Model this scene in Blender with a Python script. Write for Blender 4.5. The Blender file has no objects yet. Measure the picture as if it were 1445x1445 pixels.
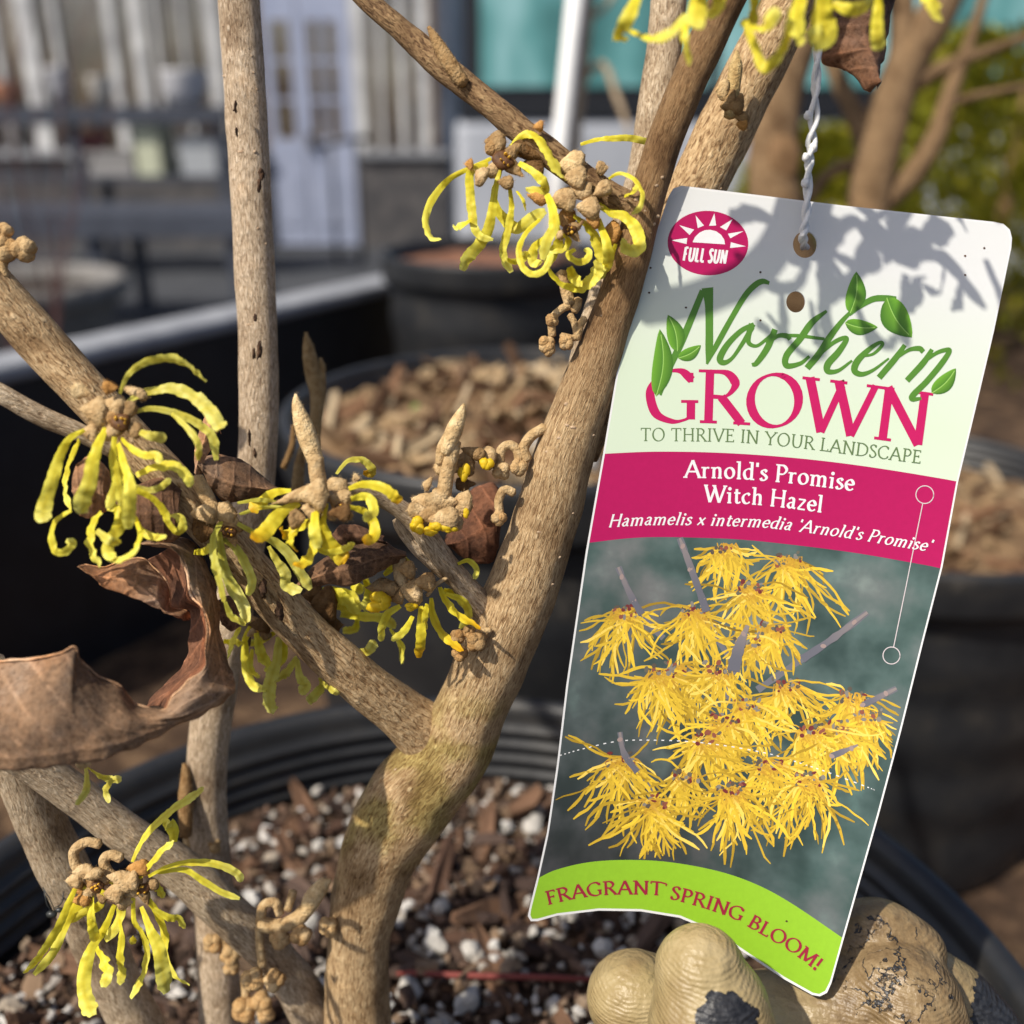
import bpy, bmesh, math, random
from mathutils import Vector, Matrix, noise as mnoise
from mathutils.geometry import delaunay_2d_cdt
R = math.radians
rnd = random.Random(7)
scene = bpy.context.scene
COL = scene.collection

# ------------------------------------------------------------------ camera
FPX, CXY, PITCH = 1418.0, 722.5, R(22)          # focal length and centre in photograph pixels
CAM = Vector((0, 0, 1.2))
FWD = Vector((0, math.cos(PITCH), -math.sin(PITCH)))
UP = Vector((0, math.sin(PITCH), math.cos(PITCH)))
RIGHT = Vector((1, 0, 0))
cd = bpy.data.cameras.new('camera'); cam = bpy.data.objects.new('camera', cd); COL.objects.link(cam)
cam.location = CAM; cam.rotation_euler = (R(90) - PITCH, 0, 0)
cd.sensor_width = 36; cd.sensor_height = 36; cd.lens = FPX / 1445 * 36
cd.clip_start = 0.005; cd.clip_end = 400
cd.dof.use_dof = True; cd.dof.focus_distance = 0.196; cd.dof.aperture_fstop = cd.lens / 3.7
scene.camera = cam

# ------------------------------------------------------------------ light
SUN = Vector((0.5, 0.42, -0.76)).normalized()    # direction the sunlight travels
w = bpy.data.worlds.new('World'); scene.world = w; w.use_nodes = True
nt = w.node_tree; bg = nt.nodes['Background']; sky = nt.nodes.new('ShaderNodeTexSky')
sky.sky_type = 'NISHITA'; sky.sun_disc = False; sky.air_density = 0.7; sky.dust_density = 2.5
sky.sun_elevation = math.asin(-SUN.z); sky.sun_rotation = math.atan2(-SUN.x, -SUN.y)
nt.links.new(sky.outputs[0], bg.inputs[0]); bg.inputs[1].default_value = 0.125
sl = bpy.data.lights.new('sun', 'SUN'); sl.energy = 4.9; sl.angle = R(0.9); sl.color = (1, 0.93, 0.82)
so = bpy.data.objects.new('sun', sl); COL.objects.link(so)
so.rotation_euler = SUN.to_track_quat('-Z', 'Y').to_euler(); so.location = (-3, -3, 6)
vs = scene.view_settings; vs.view_transform = 'Standard'; vs.look = 'None'; vs.exposure = 0.0; vs.gamma = 1
scene.cycles.use_denoising = True
scene.cycles.max_bounces = 8; scene.cycles.transparent_max_bounces = 16
scene.cycles.sample_clamp_indirect = 6

# ------------------------------------------------------------------ helpers
def P(x, y, d):
    """photograph pixel + distance along the viewing axis -> world point"""
    return CAM + FWD * d + RIGHT * ((x - CXY) / FPX * d) - UP * ((y - CXY) / FPX * d)
def at_z(x, y, z):
    v = FWD + RIGHT * ((x - CXY) / FPX) - UP * ((y - CXY) / FPX)
    return CAM + v * ((z - CAM.z) / v.z)
def tile(ox, oy, s): return lambda x, y: (ox + x / s, oy + y / s)
def lerp(a, b, t): return a + (b - a) * t
def mix3(a, b, t): return tuple(lerp(a[i], b[i], t) for i in range(3))
def crom(pts, n=6):
    """Catmull-Rom through tuples of floats"""
    pts = [tuple(p) for p in pts]
    if len(pts) < 3:
        a, b = pts[0], pts[-1]
        return [tuple(lerp(a[k], b[k], i / n) for k in range(len(a))) for i in range(n + 1)]
    e = [tuple(2 * a - b for a, b in zip(pts[0], pts[1]))] + pts + [tuple(2 * a - b for a, b in zip(pts[-1], pts[-2]))]
    out = []
    for i in range(1, len(e) - 2):
        p0, p1, p2, p3 = e[i - 1:i + 3]
        for k in range(n):
            t = k / n
            out.append(tuple(0.5 * (2 * b + (c - a) * t + (2 * a - 5 * b + 4 * c - dd) * t * t + (3 * b - a - 3 * c + dd) * t ** 3)
                             for a, b, c, dd in zip(p0, p1, p2, p3)))
    out.append(pts[-1]); return out

class MB:
    """collects geometry of ONE mesh object, in world coordinates"""
    def __init__(s): s.v = []; s.f = []; s.uv = {}; s.c = {}
    def vert(s, p, c=None):
        s.v.append(Vector(p))
        if c is not None: s.c[len(s.v) - 1] = c
        return len(s.v) - 1
    def face(s, ids, uv=None):
        if uv: s.uv[len(s.f)] = uv
        s.f.append(tuple(ids))
    def build(s, name, mat, parent=None, smooth=True, origin=None):
        o0 = Vector(origin) if origin is not None else (Vector(parent['_o']) if parent is not None else Vector((0, 0, 0)))
        me = bpy.data.meshes.new(name)
        me.from_pydata([v - o0 for v in s.v], [], s.f)
        if s.uv:
            ul = me.uv_layers.new(name='UVMap')
            for pi, p in enumerate(me.polygons):
                u = s.uv.get(pi)
                if u:
                    for k, li in enumerate(p.loop_indices): ul.data[li].uv = u[k]
        if s.c or 'vc' in mat.keys():
            ca = me.color_attributes.new('Col', 'FLOAT_COLOR', 'POINT')
            for i in range(len(s.v)):
                c = s.c.get(i, (1, 1, 1)); ca.data[i].color = (c[0], c[1], c[2], 1)
        if smooth: me.shade_smooth()
        me.materials.append(mat)
        o = bpy.data.objects.new(name, me); COL.objects.link(o)
        o['_o'] = tuple(o0)
        if parent is not None: o.parent = parent
        else: o.location = o0
        return o

def tag(o, label, cat, group=None, kind=None):
    o['label'] = label; o['category'] = cat
    if group: o['group'] = group
    if kind: o['kind'] = kind
    return o
def thing(name, loc, label, cat, group=None):
    o = bpy.data.objects.new(name, None); COL.objects.link(o); o.location = loc; o['_o'] = tuple(loc)
    o.empty_display_size = 0.02
    return tag(o, label, cat, group)

def frames(pts):
    """parallel transport frames for a list of Vectors"""
    n = len(pts); T = []
    for i in range(n):
        t = pts[min(i + 1, n - 1)] - pts[max(i - 1, 0)]
        T.append(t.normalized() if t.length > 1e-12 else (T[-1] if T else Vector((0, 0, 1))))
    a = FWD - T[0] * FWD.dot(T[0])
    if a.length < 1e-3: a = RIGHT - T[0] * RIGHT.dot(T[0])
    N = [a.normalized()]
    for i in range(1, n):
        a = N[-1] - T[i] * N[-1].dot(T[i]); N.append(a.normalized())
    return T, N, [T[i].cross(N[i]) for i in range(n)]

def tube(mb, pts, rad, seg=20, amp=0.0, fr=120.0, cap=True, col=None, seed=0.0, knob=0.0, tipround=False):
    """pts: world Vectors, rad: radii; bumpy surface from noise; UV in metres"""
    T, N, B = frames(pts)
    L = [0.0]
    for i in range(1, len(pts)): L.append(L[-1] + (pts[i] - pts[i - 1]).length)
    rows = []
    sv = Vector((seed * 3.1, seed * 7.7, seed))
    for i, p in enumerate(pts):
        row = []
        for k in range(seg):
            a = 2 * math.pi * k / seg
            dr = N[i] * math.cos(a) + B[i] * math.sin(a)
            r = rad[i]
            if amp:
                q = p + dr * r
                r *= 1 + amp * mnoise.noise(q * fr + sv) + amp * 0.6 * mnoise.noise(q * fr * 2.7 + sv)
                if knob:
                    z = mnoise.noise(Vector((L[i] * 60, a * 0.5, seed)))
                    r *= 1 + knob * max(0, z - 0.25)
            q = p + dr * r
            row.append(mb.vert(q, col(q, i / (len(pts) - 1)) if col else None))
        rows.append(row)
    for i in range(len(pts) - 1):
        for k in range(seg):
            k2 = (k + 1) % seg
            u0, u1 = k / seg * 6.283 * rad[0], (k + 1) / seg * 6.283 * rad[0]
            mb.face((rows[i][k], rows[i][k2], rows[i + 1][k2], rows[i + 1][k]),
                    ((u0, L[i]), (u1, L[i]), (u1, L[i + 1]), (u0, L[i + 1])))
    if cap:
        for i, sgn in ((0, -1), (len(pts) - 1, 1)):
            c = mb.vert(pts[i] + T[i] * sgn * rad[i] * (0.5 if tipround else 0.05), col(pts[i], 0 if i == 0 else 1) if col else None)
            for k in range(seg):
                k2 = (k + 1) % seg
                f = (rows[i][k], rows[i][k2], c) if sgn > 0 else (rows[i][k2], rows[i][k], c)
                mb.face(f, ((0, L[i]), (0.001, L[i]), (0, L[i] + 0.001)))

def blob(mb, c, ax, ay, az, n=10, m=8, lump=0.12, fr=300.0, col=None, seed=0.0):
    """lumpy ellipsoid; ax, ay, az half-axis Vectors"""
    top = mb.vert(c + az, col); rows = []
    sv = Vector((seed, seed * 1.7, seed * 0.3))
    for j in range(1, m):
        th = math.pi * j / m; row = []
        for k in range(n):
            ph = 2 * math.pi * k / n
            q = ax * (math.sin(th) * math.cos(ph)) + ay * (math.sin(th) * math.sin(ph)) + az * math.cos(th)
            q = q * (1 + lump * mnoise.noise((c + q) * fr + sv))
            row.append(mb.vert(c + q, col))
        rows.append(row)
    bot = mb.vert(c - az, col)
    for k in range(n):
        k2 = (k + 1) % n
        mb.face((top, rows[0][k], rows[0][k2]))
        for j in range(m - 2): mb.face((rows[j][k], rows[j + 1][k], rows[j + 1][k2], rows[j][k2]))
        mb.face((rows[-1][k], bot, rows[-1][k2]))

def box(mb, lo, hi, M=None, col=None):
    ids = []
    for x in (lo[0], hi[0]):
        for y in (lo[1], hi[1]):
            for z in (lo[2], hi[2]):
                p = Vector((x, y, z)); ids.append(mb.vert(M @ p if M else p, col))
    for f in ((0, 1, 3, 2), (4, 6, 7, 5), (0, 4, 5, 1), (2, 3, 7, 6), (0, 2, 6, 4), (1, 5, 7, 3)): mb.face([ids[k] for k in f])

def lathe(mb, c, prof, seg=64, wob=0.0, col=None):
    rows = []
    for (r, z) in prof:
        rows.append([mb.vert((c[0] + r * (1 + wob * math.sin(2 * a + 1)) * math.cos(a), c[1] + r * (1 + wob * math.sin(2 * a + 1)) * math.sin(a), z), col)
                     for a in [2 * math.pi * k / seg for k in range(seg)]])
    for i in range(len(prof) - 1):
        for k in range(seg):
            k2 = (k + 1) % seg
            mb.face((rows[i][k], rows[i][k2], rows[i + 1][k2], rows[i + 1][k]))
    return rows

# ------------------------------------------------------------------ materials
def nodes(name):
    m = bpy.data.materials.new(name); m.use_nodes = True
    return m, m.node_tree, m.node_tree.nodes, m.node_tree.links, m.node_tree.nodes['Principled BSDF']
def N_(nt, typ, **kw):
    n = nt.nodes.new(typ)
    for k, v in kw.items():
        if k in n.inputs.keys(): n.inputs[k].default_value = v
        else: setattr(n, k, v)
    return n
def ramp(nt, src, stops):
    r = nt.nodes.new('ShaderNodeValToRGB'); e = r.color_ramp.elements
    while len(e) > 1: e.remove(e[-1])
    for i, (p, c) in enumerate(stops):
        x = e[0] if i == 0 else e.new(p)
        x.position = p; x.color = (*c, 1)
    nt.links.new(src, r.inputs[0]); return r.outputs[0]
def coords(nt, kind='Object', scale=(1, 1, 1)):
    t = nt.nodes.new('ShaderNodeTexCoord'); mp = nt.nodes.new('ShaderNodeMapping'); mp.inputs['Scale'].default_value = scale
    nt.links.new(t.outputs[kind], mp.inputs[0]); return mp.outputs[0]
def mixc(nt, a, b, fac, mode='MIX'):
    m = nt.nodes.new('ShaderNodeMix'); m.data_type = 'RGBA'; m.blend_type = mode
    for s, i in ((fac, 0), (a, 6), (b, 7)):
        if isinstance(s, (int, float)): m.inputs[i].default_value = s
        elif isinstance(s, tuple): m.inputs[i].default_value = (*s, 1)
        else: nt.links.new(s, m.inputs[i])
    return m.outputs[2]
def bump(nt, bs, src, strength, dist, prev=None):
    b = nt.nodes.new('ShaderNodeBump'); b.inputs['Strength'].default_value = strength; b.inputs['Distance'].default_value = dist
    nt.links.new(src, b.inputs['Height'])
    if prev is not None: nt.links.new(prev, b.inputs['Normal'])
    nt.links.new(b.outputs[0], bs.inputs['Normal']); return b.outputs[0]

def noise_mat(name, stops, scale=300, rough=0.8, bstr=0.4, bdist=0.0004, bscale=None, stretch=(1, 1, 1), coord='Object', vcol=False, spec=0.3, detail=6, transl=None):
    m, nt, nn, ll, bs = nodes(name)
    co = coords(nt, coord, stretch)
    n = N_(nt, 'ShaderNodeTexNoise', Scale=scale, Detail=detail, Roughness=0.6); ll.new(co, n.inputs['Vector'])
    c = ramp(nt, n.outputs['Fac'], stops)
    if vcol:
        va = N_(nt, 'ShaderNodeVertexColor', layer_name='Col'); c = mixc(nt, c, va.outputs[0], 1.0, 'MULTIPLY'); m['vc'] = 1
    ll.new(c, bs.inputs['Base Color']); bs.inputs['Roughness'].default_value = rough; bs.inputs['Specular IOR Level'].default_value = spec
    if bstr:
        n2 = N_(nt, 'ShaderNodeTexNoise', Scale=bscale or scale * 2, Detail=5); ll.new(co, n2.inputs['Vector'])
        bump(nt, bs, n2.outputs['Fac'], bstr, bdist)
    if transl:
        tr = N_(nt, 'ShaderNodeBsdfTranslucent'); ll.new(c, tr.inputs[0])
        mx = N_(nt, 'ShaderNodeMixShader'); mx.inputs[0].default_value = transl
        ll.new(bs.outputs[0], mx.inputs[1]); ll.new(tr.outputs[0], mx.inputs[2])
        ll.new(mx.outputs[0], nn['Material Output'].inputs[0])
    return m
def plain(name, c, rough=0.6, spec=0.4, metal=0.0, vary=0.0):
    if vary: return noise_mat(name, [(0.3, tuple(x * (1 - vary) for x in c)), (0.7, c)], scale=4 if vary < 0.5 else 2, rough=rough, bstr=0.0, spec=spec)
    m, nt, nn, ll, bs = nodes(name)
    bs.inputs['Base Color'].default_value = (*c, 1); bs.inputs['Roughness'].default_value = rough
    bs.inputs['Specular IOR Level'].default_value = spec; bs.inputs['Metallic'].default_value = metal
    return m

def bark_mat(name, dark, mid, light, rough=0.75, fine=1.0):
    m, nt, nn, ll, bs = nodes(name)
    co = coords(nt, 'UV', (1, 0.20, 1))
    # wavy fine ridges running along the stem
    wob = N_(nt, 'ShaderNodeTexNoise', Scale=160, Detail=3); ll.new(co, wob.inputs['Vector'])
    wv = mixc(nt, co, wob.outputs['Color'], 0.0016, 'ADD')
    n1 = N_(nt, 'ShaderNodeTexNoise', Scale=2300 * fine, Detail=5, Roughness=0.6, Distortion=0.9); ll.new(wv, n1.inputs['Vector'])
    co2 = coords(nt, 'Object', (1, 1, 1))
    n2 = N_(nt, 'ShaderNodeTexNoise', Scale=90, Detail=5); ll.new(co2, n2.inputs['Vector'])
    n3 = N_(nt, 'ShaderNodeTexNoise', Scale=900, Detail=4); ll.new(co2, n3.inputs['Vector'])
    c = ramp(nt, n1.outputs['Fac'], [(0.26, tuple(x * .7 for x in dark)), (0.37, dark), (0.47, mid), (0.66, light)])
    c2 = ramp(nt, n2.outputs['Fac'], [(0.30, (0.50, 0.44, 0.38)), (0.46, (.92, .90, .88)), (0.6, (1, 1, 1)), (0.75, (1.15, 1.08, 1.0))])
    c = mixc(nt, c, c2, 1.0, 'MULTIPLY')
    # scattered pale lenticels and dark flecks
    vo = N_(nt, 'ShaderNodeTexVoronoi', Scale=260); ll.new(coords(nt, 'UV', (1, 0.7, 1)), vo.inputs['Vector'])
    vr = ramp(nt, vo.outputs['Distance'], [(0.0, (.7, .7, .7)), (0.07, (.7, .7, .7)), (0.14, (0, 0, 0))])
    c = mixc(nt, c, tuple(min(1, x * 1.05) for x in light), vr)
    fl = ramp(nt, n3.outputs['Fac'], [(0.0, (0, 0, 0)), (0.68, (0, 0, 0)), (0.75, (0.75, 0.75, 0.75))])
    c = mixc(nt, c, tuple(x * 0.55 for x in dark), fl)
    va = N_(nt, 'ShaderNodeVertexColor', layer_name='Col'); c = mixc(nt, c, va.outputs[0], 1.0, 'MULTIPLY'); m['vc'] = 1
    ll.new(c, bs.inputs['Base Color']); bs.inputs['Roughness'].default_value = rough; bs.inputs['Specular IOR Level'].default_value = 0.25
    b1 = bump(nt, bs, n1.outputs['Fac'], 0.9, 0.0008)
    b2 = bump(nt, bs, vr, 0.5, 0.0004, b1)
    bump(nt, bs, n2.outputs['Fac'], 0.6, 0.0028, b2)
    return m

M = {}
M['bark'] = bark_mat('trunk_bark', (0.22, 0.125, 0.055), (0.47, 0.312, 0.158), (0.70, 0.52, 0.30))
M['bark2'] = bark_mat('stem_bark', (0.25, 0.17, 0.10), (0.46, 0.345, 0.22), (0.72, 0.59, 0.42), fine=1.2)
M['bark3'] = bark_mat('brown_twig_bark', (0.10, 0.052, 0.022), (0.235, 0.14, 0.066), (0.37, 0.245, 0.12), fine=1.3)
M['felt'] = noise_mat('felted_bud', [(0.28, (0.27, 0.17, 0.08)), (0.45, (0.42, 0.29, 0.145)), (0.6, (0.52, 0.385, 0.21)), (0.75, (0.62, 0.48, 0.29))], scale=520, rough=0.95, bstr=1.0, bdist=0.0006, bscale=1700, vcol=True, spec=0.1, detail=10)
def petal_mat():
    m, nt, nn, ll, bs = nodes('petal'); m['vc'] = 1
    va = N_(nt, 'ShaderNodeVertexColor', layer_name='Col'); co = coords(nt)
    n1 = N_(nt, 'ShaderNodeTexNoise', Scale=420, Detail=5); ll.new(co, n1.inputs[0]); n2 = N_(nt, 'ShaderNodeTexNoise', Scale=1300, Detail=4); ll.new(co, n2.inputs[0])
    c = mixc(nt, va.outputs[0], ramp(nt, n1.outputs[0], [(.3, (.92, .88, .7)), (.5, (1, 1, 1)), (.75, (1.03, 1.05, 1.5))]), 1, 'MULTIPLY')
    ll.new(c, bs.inputs['Base Color']); bs.inputs['Roughness'].default_value = .48; bs.inputs['Specular IOR Level'].default_value = .35
    b1 = bump(nt, bs, n1.outputs[0], .4, .0003); b2 = bump(nt, bs, n2.outputs[0], .3, .00015, b1)
    tr = N_(nt, 'ShaderNodeBsdfTranslucent'); ll.new(c, tr.inputs[0]); mx = N_(nt, 'ShaderNodeMixShader'); mx.inputs[0].default_value = .45
    ll.new(bs.outputs[0], mx.inputs[1]); ll.new(tr.outputs[0], mx.inputs[2]); ll.new(mx.outputs[0], nn['Material Output'].inputs[0]); return m
M['petal'] = petal_mat()
def leaf_mat():
    m, nt, nn, ll, bs = nodes('dry_leaf'); m['vc'] = 1
    va = N_(nt, 'ShaderNodeVertexColor', layer_name='Col'); co = coords(nt)
    n1 = N_(nt, 'ShaderNodeTexNoise', Scale=75, Detail=9, Roughness=.68); ll.new(co, n1.inputs[0]); n2 = N_(nt, 'ShaderNodeTexNoise', Scale=900, Detail=6, Roughness=.7); ll.new(co, n2.inputs[0]); n3 = N_(nt, 'ShaderNodeTexNoise', Scale=40, Detail=4); ll.new(co, n3.inputs[0])
    dst = mixc(nt, co, n2.outputs['Color'], .0012, 'ADD')
    vo = N_(nt, 'ShaderNodeTexVoronoi', Scale=800); vo.feature = 'DISTANCE_TO_EDGE'; ll.new(dst, vo.inputs[0])
    net = ramp(nt, vo.outputs['Distance'], [(0, (1, 1, 1)), (.09, (0, 0, 0))])
    c = ramp(nt, n1.outputs[0], [(.30, (.085, .062, .05)), (.42, (.19, .115, .07)), (.52, (.33, .195, .11)), (.62, (.38, .25, .165)), (.74, (.46, .35, .26))])
    c = mixc(nt, c, ramp(nt, n3.outputs[0], [(.35, (.62, .66, .72)), (.55, (1, 1, 1)), (.7, (1.25, 1.02, .82))]), 1, 'MULTIPLY')
    c = mixc(nt, c, ramp(nt, n2.outputs[0], [(.32, (.45, .42, .40)), (.5, (1, 1, 1)), (.7, (1.2, 1.2, 1.2))]), 1, 'MULTIPLY')
    f = N_(nt, 'ShaderNodeMath', operation='MULTIPLY'); ll.new(net, f.inputs[0]); f.inputs[1].default_value = .22
    c = mixc(nt, c, (.50, .36, .24), f.outputs[0]); c = mixc(nt, c, va.outputs[0], 1, 'MULTIPLY')
    ll.new(c, bs.inputs['Base Color']); bs.inputs['Roughness'].default_value = .78; bs.inputs['Specular IOR Level'].default_value = .22
    b1 = bump(nt, bs, net, .35, .00015); b2 = bump(nt, bs, n2.outputs[0], .6, .0004, b1); bump(nt, bs, n1.outputs[0], .35, .0006, b2)
    tr = N_(nt, 'ShaderNodeBsdfTranslucent'); ll.new(c, tr.inputs[0]); mx = N_(nt, 'ShaderNodeMixShader'); mx.inputs[0].default_value = .12
    ll.new(bs.outputs[0], mx.inputs[1]); ll.new(tr.outputs[0], mx.inputs[2]); ll.new(mx.outputs[0], nn['Material Output'].inputs[0]); return m
M['dryleaf'] = leaf_mat()
M['stamen'] = plain('stamen', (0.75, 0.42, 0.04), 0.5)
M['cup'] = noise_mat('flower_cup', [(0.3, (0.05, 0.018, 0.006)), (0.7, (0.16, 0.07, 0.02))], scale=800, rough=0.6, bstr=0.3)
# ================================================================== SETTING
def at_y(x, y, Y):
    v = FWD + RIGHT * ((x - CXY) / FPX) - UP * ((y - CXY) / FPX)
    return CAM + v * (Y / v.y)
def structure(o): o['kind'] = 'structure'; return o

# yard: grey tarmac sheet to the horizon
M['yard'] = noise_mat('yard_tarmac', [(0.3, (0.035, 0.038, 0.045)), (0.7, (0.075, 0.08, 0.09))], scale=3, rough=0.85, bstr=0.3, bdist=0.01, bscale=60)
mb = MB(); n = 24
ids = [[mb.vert((lerp(-120, 120, i / n), lerp(-60, 200, j / n), 0)) for i in range(n + 1)] for j in range(n + 1)]
for j in range(n):
    for i in range(n): mb.face((ids[j][i], ids[j][i + 1], ids[j + 1][i + 1], ids[j + 1][i]))
g = mb.build('ground', M['yard'], None, False); structure(g)

# raised bed on which the pots stand (mulched top)
BED = 0.70
W0 = Vector((-0.423, 0.814, 0)); WD = Vector((0.534, 0.845, 0)).normalized()
M['mulch'] = noise_mat('mulch', [(0.3, (0.016, 0.009, 0.006)), (0.5, (0.062, 0.036, 0.021)), (0.72, (0.20, 0.125, 0.07))], scale=28, rough=0.95, bstr=1.0, bdist=0.012, bscale=70, detail=10)  # mulch colour darkened to stand for the shadow around the pots
poly = [W0 - WD * 1.7, W0 + WD * 1.02, Vector((0.5, 3.2, 0)), Vector((4.6, 3.2, 0)), Vector((4.6, -0.7, 0))]
mb = MB()
xs = [-1.5 + 0.06 * i for i in range(103)]; ys = [-0.9 + 0.06 * j for j in range(69)]
def inside(p):
    c = False; j = len(poly) - 1
    for i in range(len(poly)):
        a, b = poly[i], poly[j]
        if (a.y > p.y) != (b.y > p.y) and p.x < (b.x - a.x) * (p.y - a.y) / (b.y - a.y) + a.x: c = not c
        j = i
    return c
pts2 = [Vector((p.x, p.y)) for p in poly]
ins = [Vector((x, y)) for x in xs for y in ys if inside(Vector((x, y, 0)))]
vv, ee, ff, _, _, _ = delaunay_2d_cdt(pts2 + ins, [], [list(range(len(poly)))], 1, 1e-5)
top = [mb.vert((v.x, v.y, BED + 0.012 * mnoise.noise(Vector((v.x * 9, v.y * 9, 0))))) for v in vv]
for f in ff: mb.face([top[k] for k in f])
bot = [mb.vert((p.x, p.y, 0.0)) for p in poly]
tp = [mb.vert((p.x, p.y, BED - 0.013)) for p in poly]
for i in range(len(poly)):
    j = (i + 1) % len(poly); mb.face((bot[i], bot[j], tp[j], tp[i]))
bed = structure(mb.build('raised_bed', M['mulch'], None, True))

# black bed wall with a pale rail on top
M['blackpl'] = noise_mat('black_plastic', [(0.3, (0.009, 0.010, 0.013)), (0.7, (0.017, 0.018, 0.022))], scale=40, rough=0.42, bstr=0.15, bdist=0.001, spec=0.5)
M['rail'] = noise_mat('grey_rail', [(0.3, (0.22, 0.23, 0.25)), (0.7, (0.36, 0.37, 0.39))], scale=30, rough=0.5, bstr=0.2, bdist=0.001)
wl = thing('bed_wall', W0 - WD * 0.3 + Vector((0, 0, 0.7)), 'long black bed wall with a pale grey top rail behind the pots', 'wall')
ang = math.atan2(WD.y, WD.x)
MW = Matrix.Translation(W0) @ Matrix.Rotation(ang, 4, 'Z')
mb = MB(); box(mb, (-1.65, 0.0, BED - 0.12), (1.0, 0.03, 0.985), MW); mb.build('wall_panel', M['blackpl'], wl, False)
mb = MB(); box(mb, (-1.65, -0.006, 0.986), (1.0, 0.045, 1.002), MW); r_ = mb.build('top_rail', M['rail'], wl, False)
bv = r_.modifiers.new('b', 'BEVEL'); bv.width = 0.006; bv.segments = 3

# ---------------------------------------------------------------- greenhouse
GY = 9.4
M['whitep'] = noise_mat('white_paint', [(0.3, (0.34, 0.34, 0.35)), (0.7, (0.76, 0.76, 0.74))], scale=5, rough=0.5, bstr=0.1, bdist=0.002)
M['doorshade'] = noise_mat('door_paint_with_shade', [(0.3, (0.30, 0.34, 0.46)), (0.7, (0.38, 0.42, 0.55))], scale=4, rough=0.45, bstr=0.1, bdist=0.002)  # bluish shade on the white door is put into its paint colour
M['stone'] = noise_mat('knee_wall_stone', [(0.3, (0.045, 0.046, 0.052)), (0.5, (0.085, 0.082, 0.085)), (0.7, (0.14, 0.13, 0.125))], scale=6, rough=0.9, bstr=0.6, bdist=0.02, bscale=14)
M['interior'] = noise_mat('interior_tan', [(0.3, (0.07, 0.045, 0.032)), (0.5, (0.26, 0.165, 0.105)), (0.68, (0.48, 0.38, 0.29))], scale=2.0, rough=0.9, bstr=0.0)
def glass_mat(name, tint, fac, rough=0.05):
    m, nt, nn, ll, bs = nodes(name)
    nn.remove(bs)
    tr = N_(nt, 'ShaderNodeBsdfTransparent'); tr.inputs[0].default_value = (*tint, 1)
    gl = N_(nt, 'ShaderNodeBsdfGlossy'); gl.inputs['Roughness'].default_value = rough
    fr = N_(nt, 'ShaderNodeFresnel'); fr.inputs[0].default_value = 1.5
    ad = N_(nt, 'ShaderNodeMath', operation='ADD'); ll.new(fr.outputs[0], ad.inputs[0]); ad.inputs[1].default_value = fac
    mx = N_(nt, 'ShaderNodeMixShader'); ll.new(ad.outputs[0], mx.inputs[0]); ll.new(tr.outputs[0], mx.inputs[1]); ll.new(gl.outputs[0], mx.inputs[2])
    ll.new(mx.outputs[0], nn['Material Output'].inputs[0]); return m
M['pane'] = glass_mat('greenhouse_glass', (0.8, 0.82, 0.82), 0.08)
def gx(px, z=1.2): return at_y(px, 149, GY).x
gh = thing('greenhouse', (gx(200), GY, 0), 'white framed glasshouse on a dark stone knee wall with a pale door', 'greenhouse')
dl, dr_ = gx(372), gx(500)
for (a, b) in ((gx(-420), dl - 0.02), (dr_ + 0.02, gx(632))):
    mb = MB(); box(mb, (a, GY, -0.05), (b, GY + 0.3, 0.78)); mb.build('knee_wall', M['stone'], gh, False)
    mb = MB(); box(mb, (a, GY - 0.05, 0.782), (b, GY + 0.32, 0.84)); mb.build('sill', M['rail'], gh, False)
posts = [(-330, 20), (-240, 12), (-150, 20), (-60, 12), (8, 7), (52, 22), (92, 7), (168, 12), (205, 16), (230, 5), (268, 4), (308, 16), (345, 6), (508, 16), (538, 6), (568, 8), (598, 14)]
posts.sort()
for px, wpx in posts:
    x = gx(px); hw = wpx / 155 / 2
    mb = MB(); box(mb, (x - hw, GY + 0.02, 0.841), (x + hw, GY + 0.16, 3.4)); mb.build('post', M['whitep'], gh, False)
for (a, b) in zip(posts[:-1], posts[1:]):
    x0 = gx(a[0]) + a[1] / 310; x1 = gx(b[0]) - b[1] / 310
    if b[0] > 500 and a[0] < 372: continue
    if x1 - x0 < 0.03: continue
    mb = MB(); box(mb, (x0 + 0.003, GY + 0.08, 0.842), (x1 - 0.003, GY + 0.09, 3.39)); mb.build('pane', M['pane'], gh, False)
mb = MB(); box(mb, (gx(-420), GY - 0.02, 3.401), (gx(632), GY + 0.2, 3.6)); mb.build('eave_beam', M['whitep'], gh, False)
mb = MB()
x0, x1 = gx(-420), gx(632)
a = [mb.vert((x0, GY - 0.1, 3.601)), mb.vert((x1, GY - 0.1, 3.601)), mb.vert((x1, GY + 3.2, 4.9)), mb.vert((x0, GY + 3.2, 4.9)),
     mb.vert((x0, GY - 0.1, 3.64)), mb.vert((x1, GY - 0.1, 3.64)), mb.vert((x1, GY + 3.2, 4.95)), mb.vert((x0, GY + 3.2, 4.95))]
for f in ((0, 1, 2, 3), (7, 6, 5, 4), (0, 4, 5, 1), (2, 6, 7, 3), (1, 5, 6, 2), (0, 3, 7, 4)): mb.face([a[k] for k in f])
mb.build('roof', M['pane'], gh, False)
mb = MB(); box(mb, (x0, GY + 3.2, -0.05), (x1, GY + 3.35, 4.89)); mb.build('back_wall', M['interior'], gh, False)
for x in (x0, x1 - 0.12):
    mb = MB(); box(mb, (x, GY + 0.33, -0.05), (x + 0.12, GY + 3.19, 3.39)); mb.build('end_wall', M['whitep'], gh, False)
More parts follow.
